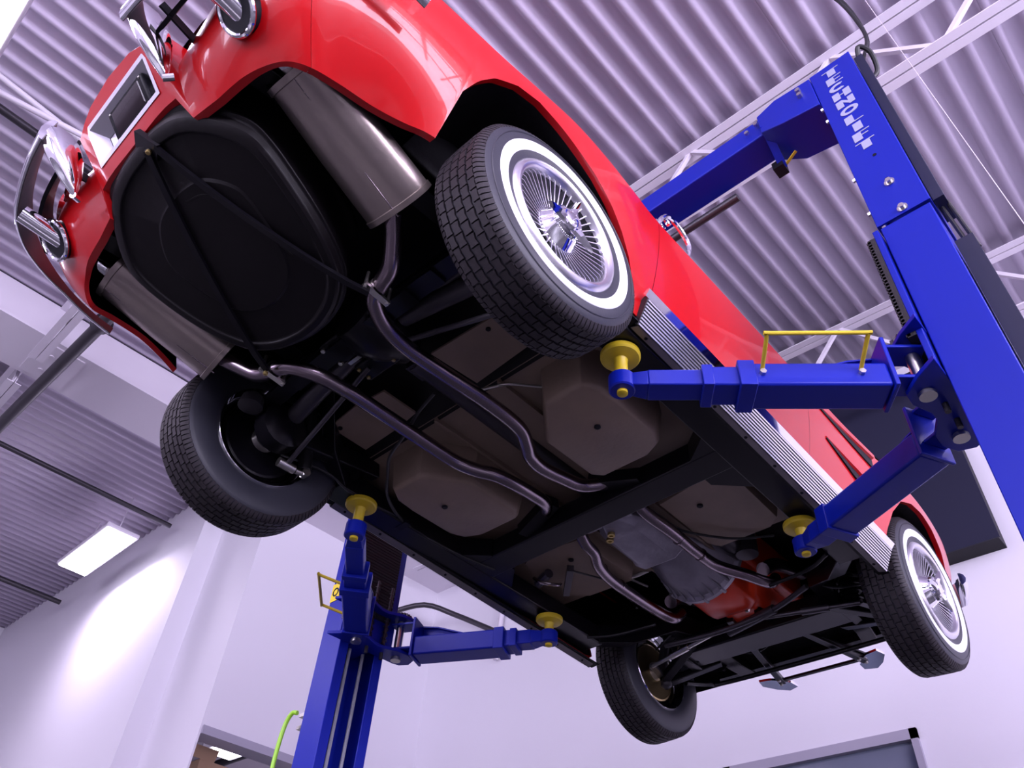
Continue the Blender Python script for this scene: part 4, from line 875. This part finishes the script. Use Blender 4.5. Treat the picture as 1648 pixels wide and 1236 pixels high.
cov_me = ring(MB(), [(.212, .086), (.214, .092), (.208, .100), (.198, .1045), (.190, .102), (.183, .094), (.181, .083), (.178, .078)], 96).mesh('cover', ang=40); cov_me.materials.append(m_alu)
covb_me = ring(MB(), [(.180, .079), (.172, .056), (.12, .050), (.075, .052), (.07, .052)], 64).mesh('coverb'); covb_me.materials.append(m_groove)
fw_ = .0017
fin_b = MB().rings([[(.054, .074, t), (.058, .181, t), (.086, .181, t), (.089, .170, t), (.070, .095, t), (.066, .074, t)] for t in (-fw_, fw_)])
fin_me = fin_b.mesh('fin'); fin_me.materials.append(m_alu)
cone_me = ring(MB(), [(.080, .056), (.079, .060), (.074, .064), (.052, .098), (.048, .100), (.001, .100)], 48).mesh('cone', ang=30); cone_me.materials.append(m_chrome)
kn = MB()
for k in range(56):
    a = 2*math.pi*k/56; c, s_ = math.cos(a), math.sin(a)
    kn.beam((.096, .055*c, .055*s_), (.108, .051*c, .051*s_), .0028, .004, up=(0, c, s_))
kn.lathe((0, 0, 0), (1, 0, 0), [(.052, .096), (.048, .109), (.02, .109)], 40, cap=False)
kn_me = kn.mesh('kn'); kn_me.materials.append(m_chrome)
sp = MB().lathe((0, 0, 0), (1, 0, 0), [(.038, .108), (.039, .116), (.034, .121), (.029, .120), (.028, .117)], 36)
for k in range(3):
    a = R_(77+120*k); c, s_ = math.cos(a), math.sin(a); f = lambda x, r, t: (x, r*c-t*s_, r*s_+t*c)
    sp.rings([[f(.108, .026, -.028), f(.108, .026, .028), f(.117, .026, .022), f(.121, .026, 0), f(.117, .026, -.022)], [f(.109, .055, -.014), f(.109, .055, .014), f(.119, .055, .008), f(.127, .055, 0), f(.119, .055, -.008)], [f(.114, .092, -.005), f(.114, .092, .005), f(.122, .092, .003), f(.129, .092, 0), f(.122, .092, -.003)], [f(.120, .108, -.002), f(.120, .108, .002), f(.123, .108, .001), f(.126, .108, 0), f(.123, .108, -.001)]])
sp_me = sp.mesh('spinner', ang=30); sp_me.materials.append(m_chrome)
dom_me = ring(MB(), [(.029, .1175), (.025, .122), (.015, .1245), (.001, .125)], 28).mesh('dome', ang=60); dom_me.materials.append(m_chrome)
drum_me = ring(MB(), [(.03, .018), (.13, .018), (.145, .010), (.148, -.035), (.150, -.045), (.142, -.048), (.135, -.046), (.06, -.052), (.001, -.052)], 48).mesh('drum', ang=35)
drum_me.materials.append(m_frame)
dr2 = drum_me.copy(); dr2.materials.clear(); dr2.materials.append(m_disc)
hub_me = MB().lathe((0, 0, 0), (-1, 0, 0), [(.05, .05), (.045, .075), (.022, .080), (.020, .10), (.001, .102)], 24).mesh('hub', ang=35); hub_me.materials.append(m_zinc)
def wheel(s, y, z, camber, steer, track, lab, front, spin=0):
    w = link('wheel', rim_me, None, car, Vector((s*track/2, y, z))-org(car)); w['label'] = lab
    M = Matrix.Rotation(steer, 4, 'Z') @ Matrix.Rotation(s*camber if s > 0 else -camber, 4, 'Y')
    if s < 0: M = M @ Matrix.Rotation(math.pi, 4, 'Z')
    M = M @ Matrix.Rotation(spin, 4, 'X')
    w.rotation_euler = M.to_euler()
    for nm, me in (('tyre', tyre_me), ('whitewall_band', ww_me), ('sidewall_line', line_me), ('wheel_disc', dish_me), ('brake_drum', dr2 if front else drum_me), ('wheel_cover_rim', cov_me), ('wheel_cover_back', covb_me), ('cover_cone', cone_me), ('knurled_ring', kn_me), ('spinner', sp_me), ('spinner_cap', dom_me), ('hub_cap', hub_me)):
        link(nm, me, None, w)
    t = link('tread', tread_me, None, w); t['kind'] = 'stuff'
    if s > 0 or 1:
        for k in range(44):
            f = link('cover_fin', fin_me, None, w); f.rotation_euler = (2*math.pi*k/44, 0, 0)
wheel(1, 0, 2.164, .0184, 0, 1.448, 'right rear wheel with whitewall tyre and finned spinner wheel cover', False, 0)
wheel(-1, 0, 2.164, .0184, 0, 1.448, 'left rear wheel showing its inner side', False, .4)
wheel(1, 2.489, 2.150, .0448, -.0294, 1.43, 'right front wheel with whitewall tyre and spinner wheel cover', True, R_(-12))
wheel(-1, 2.489, 2.150, .0448, -.0294, 1.43, 'left front wheel showing its brass coloured brake plate', True, 1.0)
P_('bumper_tie_bar', MB().beam((-.22, 3.075, 2.203), (.26, 3.075, 2.203), .022, .012), m_frame)
